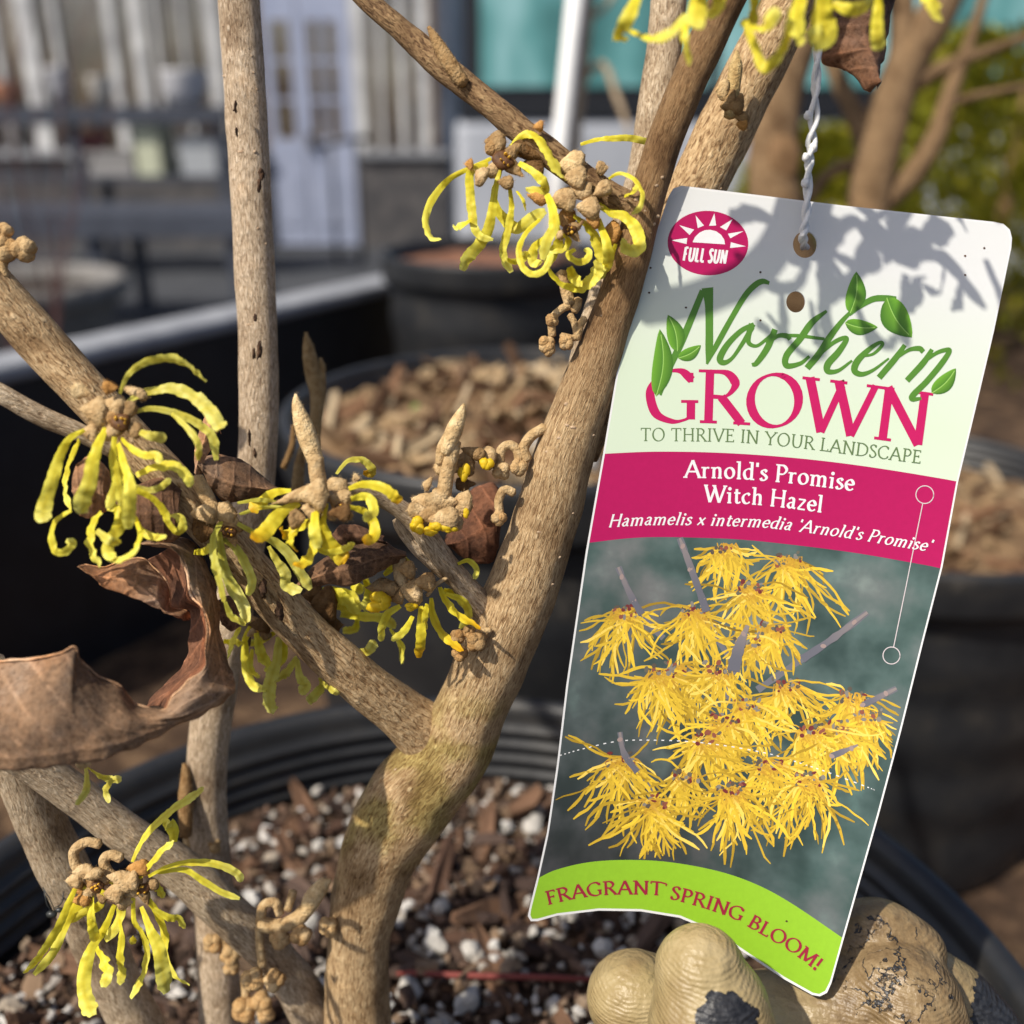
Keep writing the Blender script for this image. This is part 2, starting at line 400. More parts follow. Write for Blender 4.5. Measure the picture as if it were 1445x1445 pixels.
# door, two leaves with glazed upper lights and muntins
for (pa, pb, w0, w1) in ((375, 424, 386, 414), (426, 497, 437, 479)):
    xa, xb = gx(pa), gx(pb); wa, wb = gx(w0), gx(w1); z0, z1 = at_y(450, 196, GY).z, at_y(450, 28, GY).z
    mb = MB()
    box(mb, (xa, GY + 0.05, 0.02), (wa, GY + 0.10, 2.35)); box(mb, (wb, GY + 0.05, 0.02), (xb, GY + 0.10, 2.35))
    box(mb, (wa, GY + 0.052, z1), (wb, GY + 0.098, 2.348)); box(mb, (wa, GY + 0.052, 0.022), (wb, GY + 0.098, z0))
    d_ = mb.build('door', M['doorshade'], gh, False)
    nx = 2 if wb - wa > 0.2 else 1
    for i in range(nx):
        for j in range(3):
            a0, a1 = lerp(wa, wb, i / nx), lerp(wa, wb, (i + 1) / nx); c0, c1 = lerp(z0, z1, j / 3), lerp(z0, z1, (j + 1) / 3)
            mb = MB(); box(mb, (a0 + 0.014, GY + 0.07, c0 + 0.014), (a1 - 0.014, GY + 0.076, c1 - 0.014)); mb.build('pane', M['pane'], d_, False)
    mb = MB()
    for i in range(1, nx): box(mb, (lerp(wa, wb, i / nx) - 0.016, GY + 0.055, z0), (lerp(wa, wb, i / nx) + 0.016, GY + 0.095, z1))
    for j in range(1, 3): box(mb, (wa, GY + 0.0565, lerp(z0, z1, j / 3) - 0.014), (wb, GY + 0.0935, lerp(z0, z1, j / 3) + 0.014))
    mb.build('muntin', M['doorshade'], d_, False)
    mb = MB(); box(mb, (wa - 0.01, GY + 0.042, 0.2), (wb + 0.01, GY + 0.049, 0.62)); mb.build('lower_panel', M['doorshade'], d_, False)
mb = MB(); hx = gx(430); box(mb, (hx, GY - 0.01, 0.86), (hx + 0.05, GY + 0.046, 0.98)); mb.build('door_handle', M['stone'], gh, False)
mb = MB(); box(mb, (dl - 0.02, GY + 0.03, 2.36), (dr_ + 0.02, GY + 0.2, 3.39)); mb.build('door_header', M['whitep'], gh, False)

# iron handrail by the door
M['iron'] = plain('dark_iron', (0.02, 0.022, 0.028), 0.5)
rl = thing('handrail', (gx(495), GY - 1.0, 0), 'thin dark iron handrail beside the glasshouse door', 'railing')
RY = GY - 1.0
xa, xb = at_y(470, 260, RY).x, at_y(506, 260, RY).x
for x in (xa, xb):
    mb = MB(); tube(mb, [Vector((x, RY, -0.01)), Vector((x, RY, 0.5)), Vector((x, RY, 0.93))], [0.018] * 3, 10); mb.build('rail_post', M['iron'], rl)
mb = MB(); tube(mb, [Vector((xa - 0.1, RY, 0.90)), Vector(((xa + xb) / 2, RY, 0.95)), Vector((xb + 0.1, RY, 0.96))], [0.022] * 3, 10); mb.build('rail_bar', M['iron'], rl)

# display benches in front of the glasshouse
M['benchm'] = noise_mat('bench_grey', [(0.3, (0.035, 0.04, 0.055)), (0.7, (0.07, 0.08, 0.105))], scale=6, rough=0.6, bstr=0.1)
def bench(x0, x1, Y, z, dep, label):
    t = thing('display_bench', ((x0 + x1) / 2, Y, 0), label, 'bench', 'benches before the glasshouse')
    nb = 5
    for i in range(nb):
        mb = MB(); box(mb, (x0, Y + dep * i / nb + 0.008, z - 0.04), (x1, Y + dep * (i + 1) / nb - 0.008, z)); mb.build('plank', M['benchm'], t, False)
    mb = MB(); box(mb, (x0 + 0.02, Y - 0.02, z - 0.12), (x1 - 0.02, Y + 0.02, z - 0.041)); mb.build('apron', M['benchm'], t, False)
    for x in (x0 + 0.06, (x0 + x1) / 2, x1 - 0.12):
        for y in (Y + 0.03, Y + dep - 0.09):
            mb = MB(); box(mb, (x, y, -0.01), (x + 0.07, y + 0.07, z - 0.042)); mb.build('leg', M['benchm'], t, False)
    return t
bench(at_y(-120, 290, 5.6).x, at_y(345, 290, 5.6).x, 5.6, 0.66, 0.75, 'low grey plank bench on the tarmac behind the concrete planter')
bench(at_y(-150, 134, 7.6).x, at_y(318, 134, 7.6).x, 7.6, 1.20, 0.6, 'tall grey plank bench carrying pale pots under the glasshouse')
# pots and boxes on and below the tall bench
for px, wpx, h, c, lab in ((142, 30, 0.20, (0.42, 0.40, 0.36), 'rounded cream pot on the tall plank bench'),
                           (262, 62, 0.24, (0.5, 0.5, 0.52), 'wide white bowl at the end of the tall plank bench'),
                           (86, 30, 0.26, (0.36, 0.36, 0.38), 'slim pale grey pot on the tall plank bench'),
                           (12, 40, 0.16, (0.45, 0.20, 0.11), 'low terracotta pot on the tall plank bench')):
    c0 = at_y(px, 132, 7.9); r = wpx / 2 / 1418 * 7.8
    mb = MB(); z = 1.201
    lathe(mb, (c0.x, 7.9), [(0.001, z), (r * 0.6, z), (r * 0.9, z + h * 0.45), (r, z + h * 0.9), (r * 1.05, z + h), (r * 0.93, z + h), (r * 0.85, z + h * 0.75), (0.001, z + h * 0.72)], 24)
    tag(mb.build('display_pot', plain('glaze_%d' % px, c, 0.45), None, origin=(c0.x, 7.9, z)), lab, 'pot', 'pots on the tall bench')
def crate(px0, px1, Y, z0, z1, c, lab):
    x0, x1 = at_y(px0, 180, Y).x, at_y(px1, 180, Y).x
    t = thing('storage_box', ((x0 + x1) / 2, Y, z0), lab, 'box', 'boxes under the tall bench'); m_ = plain('boxpaint_%d' % px0, c, 0.6)
    mb = MB(); box(mb, (x0, Y, z0), (x1, Y + 0.4, z1 - 0.05)); mb.build('box_body', m_, t, False)
    mb = MB(); box(mb, (x0 - 0.01, Y - 0.012, z1 - 0.049), (x1 + 0.01, Y + 0.412, z1)); mb.build('lid', m_, t, False)
t_ = MB(); box(t_, (at_y(-100, 200, 7.7).x, 7.62, 0.70), (at_y(330, 200, 7.7).x, 8.15, 0.735)); sh = t_.build('shelf_board', M['benchm'], None, False, origin=(at_y(100, 200, 7.7).x, 7.7, 0.70))
tag(sh, 'dark grey shelf board under the tall plank bench', 'shelf')
crate(186, 220, 7.65, 0.736, 1.10, (0.5, 0.52, 0.38), 'upright pale yellow box under the tall plank bench')
crate(92, 180, 7.66, 0.736, 0.90, (0.3, 0.29, 0.28), 'long low off white box under the tall plank bench')
crate(250, 300, 7.66, 0.736, 1.0, (0.36, 0.38, 0.4), 'square white box under the end of the tall plank bench')
crate(94, 116, 7.70, 0.902, 1.02, (0.30, 0.03, 0.05), 'small red box standing on a long off white box')

# bare reddish twig shrub at the left
M['redtwig'] = plain('red_twig', (0.10, 0.045, 0.04), 0.7)
tw = thing('red_twig_shrub', (at_y(40, 420, 3.4).x, 3.4, 0), 'bare shrub of thin dark red twigs at the end of the bench', 'shrub')
base = at_y(35, 430, 3.4); base.z = 0.0
for i in range(22):
    a = rnd.uniform(-1, 1); tx = base.x + a * 0.42 + rnd.uniform(-.05, .05); hgt = rnd.uniform(1.2, 1.75)
    pts = [Vector((base.x + a * 0.05, base.y + rnd.uniform(-.06, .06), -0.01)), Vector((lerp(base.x, tx, 0.35), base.y + rnd.uniform(-.1, .1), hgt * 0.4)),
           Vector((lerp(base.x, tx, 0.75), base.y + rnd.uniform(-.15, .15), hgt * 0.75)), Vector((tx + a * 0.1, base.y + rnd.uniform(-.2, .2), hgt))]
    q = [Vector(p) for p in crom([tuple(p) for p in pts], 5)]
    mb = MB(); tube(mb, q, [lerp(0.006, 0.0015, k / (len(q) - 1)) for k in range(len(q))], 6); mb.build('twig', M['redtwig'], tw)

# round concrete planter
M['concrete'] = noise_mat('concrete', [(0.3, (0.13, 0.125, 0.12)), (0.7, (0.24, 0.23, 0.215))], scale=14, rough=0.9, bstr=0.5, bdist=0.006)
M['darksoil'] = noise_mat('dark_soil', [(0.3, (0.02, 0.016, 0.013)), (0.7, (0.07, 0.05, 0.036))], scale=40, rough=0.95, bstr=0.8, bdist=0.01)
pc = P(10, 392, 3.9); pr = 0.44
pt = thing('concrete_planter', (pc.x, pc.y, 0), 'round pale concrete planter with a thick rolled rim', 'planter')
z = pc.z
mb = MB(); lathe(mb, pc, [(0.001, -0.01), (0.30, -0.01), (0.31, 0.05), (0.24, 0.10), (0.22, 0.22), (0.33, z - 0.24), (0.39, z - 0.12), (0.40, z - 0.085), (0.43, z - 0.08), (0.447, z - 0.05), (0.44, z - 0.012), (0.42, z), (0.385, z - 0.004), (0.365, z - 0.03), (0.36, z - 0.12)], 64)
mb.build('bowl', M['concrete'], pt)
mb = MB(); lathe(mb, pc, [(0.362, z - 0.06), (0.2, z - 0.04), (0.001, z - 0.035)], 40); mb.build('soil', M['darksoil'], pt)

# ---------------------------------------------------------------- van
VY = 5.3
M['vanp'] = noise_mat('van_paint', [(0.3, (0.36, 0.38, 0.42)), (0.7, (0.48, 0.50, 0.54))], scale=3, rough=0.35, bstr=0.0, spec=0.5)
M['teal'] = noise_mat('teal_glass', [(0.35, (0.03, 0.12, 0.12)), (0.5, (0.12, 0.33, 0.33)), (0.7, (0.36, 0.62, 0.64))], scale=2.1, rough=0.25, bstr=0.0, spec=0.5, stretch=(1.2, 1, 0.5), detail=3)
vx0, vx1 = at_y(640, 100, VY).x, 3.9
van = thing('parked_van', ((vx0 + vx1) / 2, VY + 0.9, 0), 'pale grey van with a band of teal tinted windows parked beyond the shrubs', 'van')
zs, zt = at_y(900, 132, VY).z, 1.98
mb = MB(); box(mb, (vx0, VY, 0.32), (vx1, VY + 1.8, zs - 0.11)); bo = mb.build('body', M['vanp'], van, False)
mb = MB(); box(mb, (vx0 + 0.02, VY - 0.004, zs - 0.109), (vx1 - 0.02, VY + 1.79, zs)); mb.build('waist_trim', M['blackpl'], van, False)
mb = MB(); box(mb, (vx0 + 0.05, VY + 0.03, zs + 0.001), (vx1 - 0.05, VY + 1.75, zt)); mb.build('cabin', M['blackpl'], van, False)
wx = [vx0 + 0.10, 0.98, 2.05, 3.1, vx1 - 0.1]
for a, b in zip(wx[:-1], wx[1:]):
    mb = MB(); box(mb, (a + 0.03, VY + 0.018, zs + 0.03), (b - 0.03, VY + 0.029, zt - 0.05)); mb.build('window', M['teal'], van, False)
mb = MB(); box(mb, (vx0 + 0.02, VY + 0.01, zt + 0.001), (vx1 - 0.02, VY + 1.78, zt + 0.22)); ro = mb.build('roof', M['vanp'], van, False)
for o in (bo, ro):
    bv = o.modifiers.new('b', 'BEVEL'); bv.width = 0.06; bv.segments = 3
for x in (vx0 + 0.75, vx1 - 0.75):
    for y in (VY + 0.03, VY + 1.52):
        mb = MB(); s = 40; ri = MB()
        prof = [(0.2, 0.0), (0.30, -0.01), (0.335, 0.03), (0.335, 0.19), (0.30, 0.23), (0.2, 0.22)]
        rows = [[mb.vert((x + r * math.cos(2 * math.pi * k / s), y + yy, 0.33 + r * math.sin(2 * math.pi * k / s))) for k in range(s)] for r, yy in prof]
        for i in range(len(prof)):
            for k in range(s): mb.face((rows[i][k], rows[i][(k + 1) % s], rows[(i + 1) % len(prof)][(k + 1) % s], rows[(i + 1) % len(prof)][k]))
        wh = mb.build('wheel', M['blackpl'], van)
        c = ri.vert((x, y + 0.04, 0.33)); rr = [ri.vert((x + 0.202 * math.cos(2 * math.pi * k / s), y + 0.02, 0.33 + 0.202 * math.sin(2 * math.pi * k / s))) for k in range(s)]
        for k in range(s): ri.face((rr[k], rr[(k + 1) % s], c))
        ri.build('rim', M['rail'], wh)
mb = MB(); box(mb, (1.15, VY - 0.03, zs - 0.19), (1.32, VY - 0.001, zs - 0.16)); mb.build('door_handle', M['blackpl'], van, False)

# dark sheds / hedge line filling the yard far behind
M['hedge'] = noise_mat('far_hedge', [(0.3, (0.012, 0.02, 0.008)), (0.7, (0.06, 0.085, 0.03))], scale=2, rough=0.9, bstr=1.0, bdist=0.3, bscale=5)
mb = MB()
for i in range(160):
    x = rnd.uniform(-30, 34); blob(mb, Vector((x, 22 + rnd.uniform(-2, 2), rnd.uniform(0.6, 3.2))), Vector((rnd.uniform(.9, 1.8), 0, 0)), Vector((0, 1.1, 0)), Vector((0, 0, rnd.uniform(.9, 1.6))), 10, 7, 0.5, 1.2)
hd = mb.build('far_hedge', M['hedge'], None); hd['kind'] = 'stuff'; hd['label'] = 'dark far hedge closing the yard'; hd['category'] = 'hedge'

# ---------------------------------------------------------------- conifers
def conifer(c, rx, h, label, seed):
    rr = random.Random(seed)
    t = thing('conifer_shrub', (c.x, c.y, BED), label, 'shrub', 'conifers on the bed')
    mb = MB(); tube(mb, [Vector((c.x, c.y, BED - 0.02)), Vector((c.x, c.y, BED + h * 0.5)), Vector((c.x, c.y, BED + h * 0.9))], [0.02, 0.014, 0.004], 8); mb.build('trunk', M['bark3'], t)
    mb = MB()
    for i in range(5200):
        u = rr.random() ** 0.8; a = rr.uniform(0, 6.283)
        rad = rx * (1 - 0.62 * u ** 1.8) * (0.45 + 0.55 * rr.random() ** 0.4) * (1 + 0.28 * mnoise.noise(Vector((math.cos(a) * 1.7, math.sin(a) * 1.7, u * 4 + seed))))
        p = Vector((c.x + rad * math.cos(a), c.y + rad * math.sin(a), BED + 0.03 + u * h))
        out = Vector((math.cos(a), math.sin(a), 0.7 + rr.uniform(-.5, .5))).normalized()
        side = out.cross(Vector((rr.uniform(-1, 1), rr.uniform(-1, 1), rr.uniform(-1, 1)))).normalized()
        L = rr.uniform(0.018, 0.042); wd = L * 0.28
        k = rr.uniform(0.55, 1.25); cc = (0.28 * k, 0.29 * k, 0.025 * k) if rr.random() < 0.65 else (0.48 * k, 0.43 * k, 0.04 * k)
        v = [mb.vert(p - out * L * .3, cc), mb.vert(p + side * wd, cc), mb.vert(p + out * L, cc), mb.vert(p - side * wd, cc)]
        mb.face(v)
    mb.build('crown', M['conif'], t, False)
M['conif'] = noise_mat('conifer_foliage', [(0.3, (0.7, 0.7, 0.7)), (0.7, (1.1, 1.1, 1.1))], scale=60, rough=0.7, bstr=0.0, vcol=True, transl=0.25)
c = at_z(1425, 470, BED); conifer(Vector((0.99, 2.10, 0)), 0.37, 0.60, 'golden green conifer shrub growing from the mulch behind the bare shrub', 3)
conifer(Vector((1.55, 2.7, 0)), 0.42, 0.66, 'larger darker conifer shrub standing close to the van', 5)
conifer(Vector((0.78, 2.75, 0)), 0.26, 0.42, 'smallest conifer shrub between the van and the bare shrub', 8)

# ---------------------------------------------------------------- pots
def make_pot(c, Rr, ztop, h, soil_in, label, ribs=4, name='nursery_pot'):
    t = thing(name, (c[0], c[1], BED), label, 'pot', 'black nursery pots')
    zb = ztop - h; rb = Rr * 0.84
    prof = [(0.001, zb + 0.004), (rb, zb), (rb + 0.002, zb + 0.006)]
    for i in range(1, ribs * 4):
        f = i / (ribs * 4); z = lerp(zb + 0.006, ztop - 0.035, f)
        prof.append((lerp(rb, Rr - 0.007, f) + (0.0028 if i % 4 in (1, 2) else 0), z))
    body = list(prof) + [(Rr - 0.006, ztop - 0.030)]
    mb = MB(); lathe(mb, c, body, 96, 0.006); mb.build('pot_body', M['potpl'], t)
    rim = [(Rr - 0.0075, ztop - 0.032), (Rr + 0.001, ztop - 0.031), (Rr + 0.003, ztop - 0.024), (Rr + 0.002, ztop - 0.006), (Rr + 0.0025, ztop - 0.002), (Rr + 0.001, ztop), (Rr - 0.003, ztop), (Rr - 0.0045, ztop - 0.003)]
    z = ztop - 0.006
    inn = []; z = ztop - 0.006; rr_ = Rr - 0.005
    while z > ztop - soil_in - 0.04:
        inn += [(rr_, z), (rr_ - .0002, z - .0030), (rr_ - .0022, z - .0038), (rr_ - .0024, z - .0052), (rr_ - .0008, z - .0058)]; z -= .0060; rr_ -= .0006
    mb = MB(); lathe(mb, c, rim + inn, 96, 0.006); mb.build('rim', M['potpl'], t)
    return t
M['potpl'] = noise_mat('pot_plastic', [(0.3, (0.009, 0.010, 0.012)), (0.52, (0.018, 0.019, 0.021)), (0.62, (0.026, 0.025, 0.024)), (0.78, (0.075, 0.066, 0.056))], scale=38, rough=0.46, bstr=0.25, bdist=0.0006, bscale=220, spec=0.5, detail=8)
POT = Vector((-0.02, 0.175, 0)); PR = 0.152; PZ = CAM.z - 0.207; SZ = CAM.z - 0.237
make_pot(POT, PR, PZ, PZ - BED, 0.030, 'black ribbed pot holding the flowering yellow witch hazel')
POT1 = Vector((0.012, 0.532, 0)); R1 = 0.134; Z1 = CAM.z - 0.150
make_pot(POT1, R1, Z1, Z1 - BED, 0.012, 'black pot of weedy bark mulch right behind the witch hazel')
POT2 = Vector((-0.020, 1.16, 0)); R2 = 0.124; Z2 = CAM.z - 0.150
make_pot(POT2, R2, Z2, Z2 - BED, 0.015, 'black ribbed pot with a white stake in front of the grey rail', ribs=5)
POT3 = Vector((0.272, 0.655, 0)); R3 = 0.145; Z3 = CAM.z - 0.245
make_pot(POT3, R3, Z3, Z3 - BED, 0.022, 'black pot holding the bare brown shrub beside the conifers')

M['soil'] = noise_mat('potting_mix', [(0.3, (0.018, 0.010, 0.007)), (0.5, (0.055, 0.032, 0.020)), (0.7, (0.13, 0.08, 0.05))], scale=160, rough=0.95, bstr=1.0, bdist=0.002, bscale=400)
M['soil1'] = noise_mat('bark_mulch', [(0.3, (0.07, 0.038, 0.02)), (0.5, (0.20, 0.125, 0.065)), (0.7, (0.36, 0.25, 0.14))], scale=60, rough=0.95, bstr=1.0, bdist=0.003, bscale=200)
M['soil2'] = noise_mat('red_mulch', [(0.3, (0.10, 0.04, 0.025)), (0.7, (0.30, 0.15, 0.09))], scale=60, rough=0.95, bstr=1.0, bdist=0.003, bscale=200)
def soil(c, r, z, m_, label, mound=0.004, rough=0.004):
    mb = MB(); nr, ns = 22, 72; rows = []
    for i in range(nr + 1):
        rr = r * i / nr; row = []
        for k in range(ns if i else 1):
            a = 2 * math.pi * k / ns; x, y = c[0] + rr * math.cos(a), c[1] + rr * math.sin(a)
            zz = z + mound * (1 - (rr / r) ** 2) + rough * mnoise.noise(Vector((x * 60, y * 60, 3))) + rough * .6 * mnoise.noise(Vector((x * 170, y * 170, 9)))
            row.append(mb.vert((x, y, zz)))
        rows.append(row)
    for k in range(ns): mb.face((rows[0][0], rows[1][k], rows[1][(k + 1) % ns]))
    for i in range(1, nr):
        for k in range(ns):
            k2 = (k + 1) % ns; mb.face((rows[i][k], rows[i + 1][k], rows[i + 1][k2], rows[i][k2]))
    o = mb.build('potting_soil', m_, None, True, origin=(c[0], c[1], z)); o['kind'] = 'structure'; o['label'] = label; o['category'] = 'soil'
    return o
s0 = soil(POT, PR - 0.0115, SZ, M['soil'], 'dark potting mix with white perlite around the witch hazel stems')
s1 = soil(POT1, R1 - 0.009, Z1 - 0.014, M['soil1'], 'sunlit tan bark mulch in the pot behind the witch hazel', 0.012, 0.006)
s2 = soil(POT2, R2 - 0.009, Z2 - 0.016, M['soil2'], 'reddish mulch in the ribbed pot with the white stake')
s3 = soil(POT3, R3 - 0.010, Z3 - 0.024, M['soil1'], 'brown mulch in the pot of the bare shrub', 0.006, 0.006)

# bark chips, perlite: a few mesh shapes, each piece an object of its own
def chip_mesh(seed, L, W, H, nm):
    rr = random.Random(seed); bm = bmesh.new(); bmesh.ops.create_cube(bm, size=1)
    bmesh.ops.subdivide_edges(bm, edges=bm.edges[:], cuts=1, use_grid_fill=True)
    for v in bm.verts:
        t = v.co.x
        v.co = Vector((v.co.x * L * (1 + rr.uniform(-.18, .18)), v.co.y * W * (1 - 0.5 * abs(t)) * (1 + rr.uniform(-.3, .3)), v.co.z * H * (1 + rr.uniform(-.5, .5)) + 0.12 * L * rr.uniform(-.4, .4)))
    me = bpy.data.meshes.new(nm); bm.to_mesh(me); bm.free(); return me
def bead_mesh(seed, r, nm):
    rr = random.Random(seed); bm = bmesh.new(); bmesh.ops.create_icosphere(bm, subdivisions=2, radius=r)
    for v in bm.verts: v.co *= 1 + 0.55 * mnoise.noise(v.co * (1.5 / r) + Vector((seed * 3.3, 0, 0))) + .2 * mnoise.noise(v.co * (4 / r) + Vector((0, seed * 3.3, 0))); v.co.z *= 0.75
    me = bpy.data.meshes.new(nm); bm.to_mesh(me); bm.free(); return me
M['chips'] = [noise_mat('bark_chip_%d' % i, [(0.3, tuple(x * .5 for x in c)), (0.7, c)], scale=220, rough=0.9, bstr=0.8, bdist=0.0008, stretch=(0.3, 1, 1), bscale=500)
              for i, c in enumerate(((0.115, 0.062, 0.040), (0.19, 0.105, 0.062), (0.055, 0.034, 0.027), (0.30, 0.20, 0.125), (0.13, 0.085, 0.065)))]
M['perl'] = [noise_mat('perlite_%d' % i, [(0.3, tuple(x * .72 for x in c)), (0.7, c)], scale=420, rough=0.85, bstr=0.6, bdist=0.0004) for i, c in enumerate(((0.54, 0.51, 0.46), (0.38, 0.32, 0.25), (0.30, 0.22, 0.15), (0.62, 0.60, 0.56), (0.42, .38, .33)))]
chips = [chip_mesh(i, rnd.uniform(.005, .011) if i % 4 else rnd.uniform(.014, .026), rnd.uniform(.0025, .0055), rnd.uniform(.0018, .0035), 'bark_chip') for i in range(20)]
for i, me in enumerate(chips): me.materials.append(M['chips'][i % 5])
straw = [chip_mesh(40 + i, rnd.uniform(.010, .024), rnd.uniform(.002, .005), rnd.uniform(.0012, .003), 'bark_chip') for i in range(12)]
M['straw'] = [noise_mat('straw_%d' % i, [(.3, tuple(x * .6 for x in c)), (.7, c)], scale=200, rough=.9, bstr=.5, bdist=.0006) for i, c in enumerate(((.44, .31, .17), (.30, .19, .10), (.12, .065, .035), (.52, .40, .25), (.22, .12, .065)))]
for i, me in enumerate(straw): me.materials.append(M['straw'][i % 5])
beads = [bead_mesh(i, 0.0022 * rnd.uniform(.6, 1.35), 'perlite_bead') for i in range(14)]
for i, me in enumerate(beads): me.materials.append(M['perl'][i % 5])
def seen(p, m=40):
    v = p - CAM; d = v.dot(FWD)
    if d < 0.05: return False
    x = CXY + v.dot(RIGHT) / d * FPX; y = CXY - v.dot(UP) / d * FPX
    return -m < x < 1445 + m and -m < y < 1445 + m
def scatter(parent, c, r, z, meshes, name, count, tilt, lift, mound=0.004, sc=(0.7, 1.3), back=False):
    k = 0; tries = 0; rest = MB()
    while k < count and tries < count * 40:
        tries += 1
        a = rnd.uniform(0, 6.283); rr = r * math.sqrt(rnd.random())
        p = Vector((c[0] + rr * math.cos(a), c[1] + rr * math.sin(a), z + mound * (1 - (rr / r) ** 2) + rnd.uniform(*lift)))
        if not seen(p): continue
        o = bpy.data.objects.new(name, meshes[rnd.randrange(len(meshes))]); COL.objects.link(o); o.parent = parent
        o.location = p - Vector(parent['_o']); s = rnd.uniform(*sc); o.scale = (s, s, s)
        o.rotation_euler = (rnd.uniform(-tilt, tilt), rnd.uniform(-tilt, tilt), rnd.uniform(0, 6.283)); k += 1
scatter(s0, POT, PR - 0.018, SZ, chips, 'bark_chip', 298, 0.7, (-0.001, 0.006))
scatter(s0, POT, PR - 0.016, SZ, beads, 'perlite_bead', 298, 3, (0.000, 0.006), sc=(0.5, 1.45))
# finer bits between the pieces: one joined part of the soil
grit = MB(); gr = random.Random(5); GC = [(.03, .018, .012), (.10, .06, .04), (.22, .15, .10), (.55, .52, .48), (.42, .38, .33), (.06, .036, .026), (.16, .10, .07)]
k = 0
while k < 2600:
    a = gr.uniform(0, 6.283); rr = (PR - .016) * math.sqrt(gr.random()); p = Vector((POT.x + rr * math.cos(a), POT.y + rr * math.sin(a), SZ + .004 * (1 - (rr / PR) ** 2) + gr.uniform(0, .004)))
    if not seen(p): continue
    k += 1; r_ = gr.uniform(.0006, .0017); e = Vector((gr.uniform(-1, 1), gr.uniform(-1, 1), gr.uniform(-.4, .4))).normalized(); f = e.cross(Vector((0, 0, 1))).normalized(); g_ = e.cross(f)
    blob(grit, p, e * r_ * gr.uniform(1, 2.4), f * r_, g_ * r_ * .8, 6, 4, .7, 900, gr.choice(GC), k)
M['grit'] = noise_mat('soil_grit', [(.3, (.7, .7, .7)), (.7, (1.1, 1.1, 1.1))], scale=700, rough=.95, bstr=.5, vcol=True)
grit.build('soil_grit', M['grit'], s0, False)['kind'] = 'stuff'
scatter(s1, POT1, R1 - 0.02, Z1 - 0.014, straw, 'bark_chip', 280, 0.9, (-0.001, 0.008), 0.012, (0.8, 2.0))
scatter(s1, POT1, R1 - 0.02, Z1 - 0.014, beads, 'perlite_bead', 14, 3, (0.004, 0.008), 0.012, (1.0, 1.8))
scatter(s3, POT3, R3 - 0.02, Z3 - 0.024, straw, 'bark_chip', 160, 0.9, (-0.001, 0.007), 0.006, (0.8, 1.9))
# chips standing upright at the far side of the mulch pot
for px, py, s, rz in ((565, 520, 1.5, 0.3), (655, 515, 1.7, 0.5)):
    o = bpy.data.objects.new('bark_chip', chips[3]); COL.objects.link(o); o.parent = s1
    o.location = at_z(px, py + 12, Z1 + 0.004) - Vector(s1['_o']); o.rotation_euler = (0.2, R(-75), rz); o.scale = (s, s, s)
# little weeds
M['weed'] = plain('weed_green', (0.10, 0.22, 0.04), 0.6)
for px, py, n_, col_ in ((590, 572, 7, 0), (738, 590, 9, 1), (705, 585, 6, 2)):
    c = at_z(px, py + 8, Z1 - 0.006)
    t = thing('weed_seedling', c, ('tiny lone green seedling in the tan mulch near the upright chips', 'leafiest green weed in the tan mulch beside the trunk', 'grey green weed sprig next to the leafiest weed')[col_], 'weed', 'weeds in the mulch')
    for k in range(n_):
        a = rnd.uniform(0, 6.283); L = rnd.uniform(.007, .014); dr = Vector((math.cos(a), math.sin(a), rnd.uniform(.4, 1.4))).normalized(); sd = dr.cross(Vector((0, 0, 1))).normalized()
        mb = MB(); b0 = c - Vector((0, 0, .004))
        rows = [[mb.vert(b0 + dr * L * u + sd * (s * L * .24 * math.sin(math.pi * min(1, u + .08))) + Vector((0, 0, -u * u * L * .4 + abs(s) * L * .06))) for s in (-1, 0, 1)] for u in (0, .35, .7, 1)]
        for i in range(3):
            for s in range(2): mb.face((rows[i][s], rows[i][s + 1], rows[i + 1][s + 1], rows[i + 1][s]))
        mb.build('weed_leaf', M['weed'], t)

# ---------------------------------------------------------------- plants standing behind
def hairs(mb, v0, v1, cen, count, L=.00045, col=(1.3, 1.25, 1.15)):
    '''downy hairs standing on vertices v0..v1; cen(i) gives the inner point'''
    for _ in range(count):
        i = rnd.randrange(v0, v1); p = mb.v[i]; d = (p - cen(i))
        if d.length < 1e-7: continue
        d = (d.normalized() + Vector((rnd.gauss(0, .45), rnd.gauss(0, .45), rnd.gauss(0, .45)))).normalized(); s_ = d.cross(FWD)
        if s_.length < 1e-3: continue
        s_ = s_.normalized() * .000022; l_ = L * rnd.uniform(.5, 1.3); o_ = Vector((rnd.uniform(-1, 1), rnd.uniform(-1, 1), rnd.uniform(-1, 1))) * .0003
        mb.face((mb.vert(p + s_ - d * .0002 + o_, col), mb.vert(p - s_ - d * .0002 + o_, col), mb.vert(p + d * l_ + o_, col)))
def px_tube(name, spec, mat, parent, seg=16, n=6, amp=0.05, fr=90, seed=0, knob=0.0, col=None, tip=False, fuzz=0):
    q = crom([(x, y, d, r) for x, y, d, r in spec], n)
    pts = [P(x, y, d) for x, y, d, r in q]; rad = [max(1e-4, r * d / FPX) for x, y, d, r in q]
    mb = MB(); tube(mb, pts, rad, seg, amp, fr, True, col, seed, knob, tip)
    if fuzz: hairs(mb, 0, seg * len(pts), lambda i: pts[min(len(pts) - 1, i // seg)], fuzz)
    return mb.build(name, mat, parent)
sh3 = thing('bare_shrub', (POT3.x, POT3.y, Z3 - 0.02), 'bare tan shrub with several forking stems in the pot near the conifers', 'shrub')
D3 = 0.66
b3 = [(1262, 640, 0.70, 30), (1225, 430, 0.675, 30), (1225, 290, D3, 30), (1245, 190, D3, 32), (1272, 105, D3, 28), (1310, 40, D3, 27), (1350, -40, D3, 25), (1420, -180, D3, 18), (1470, -330, D3, 10)]
GB = lambda q, t: (.95, .98, 1.05)
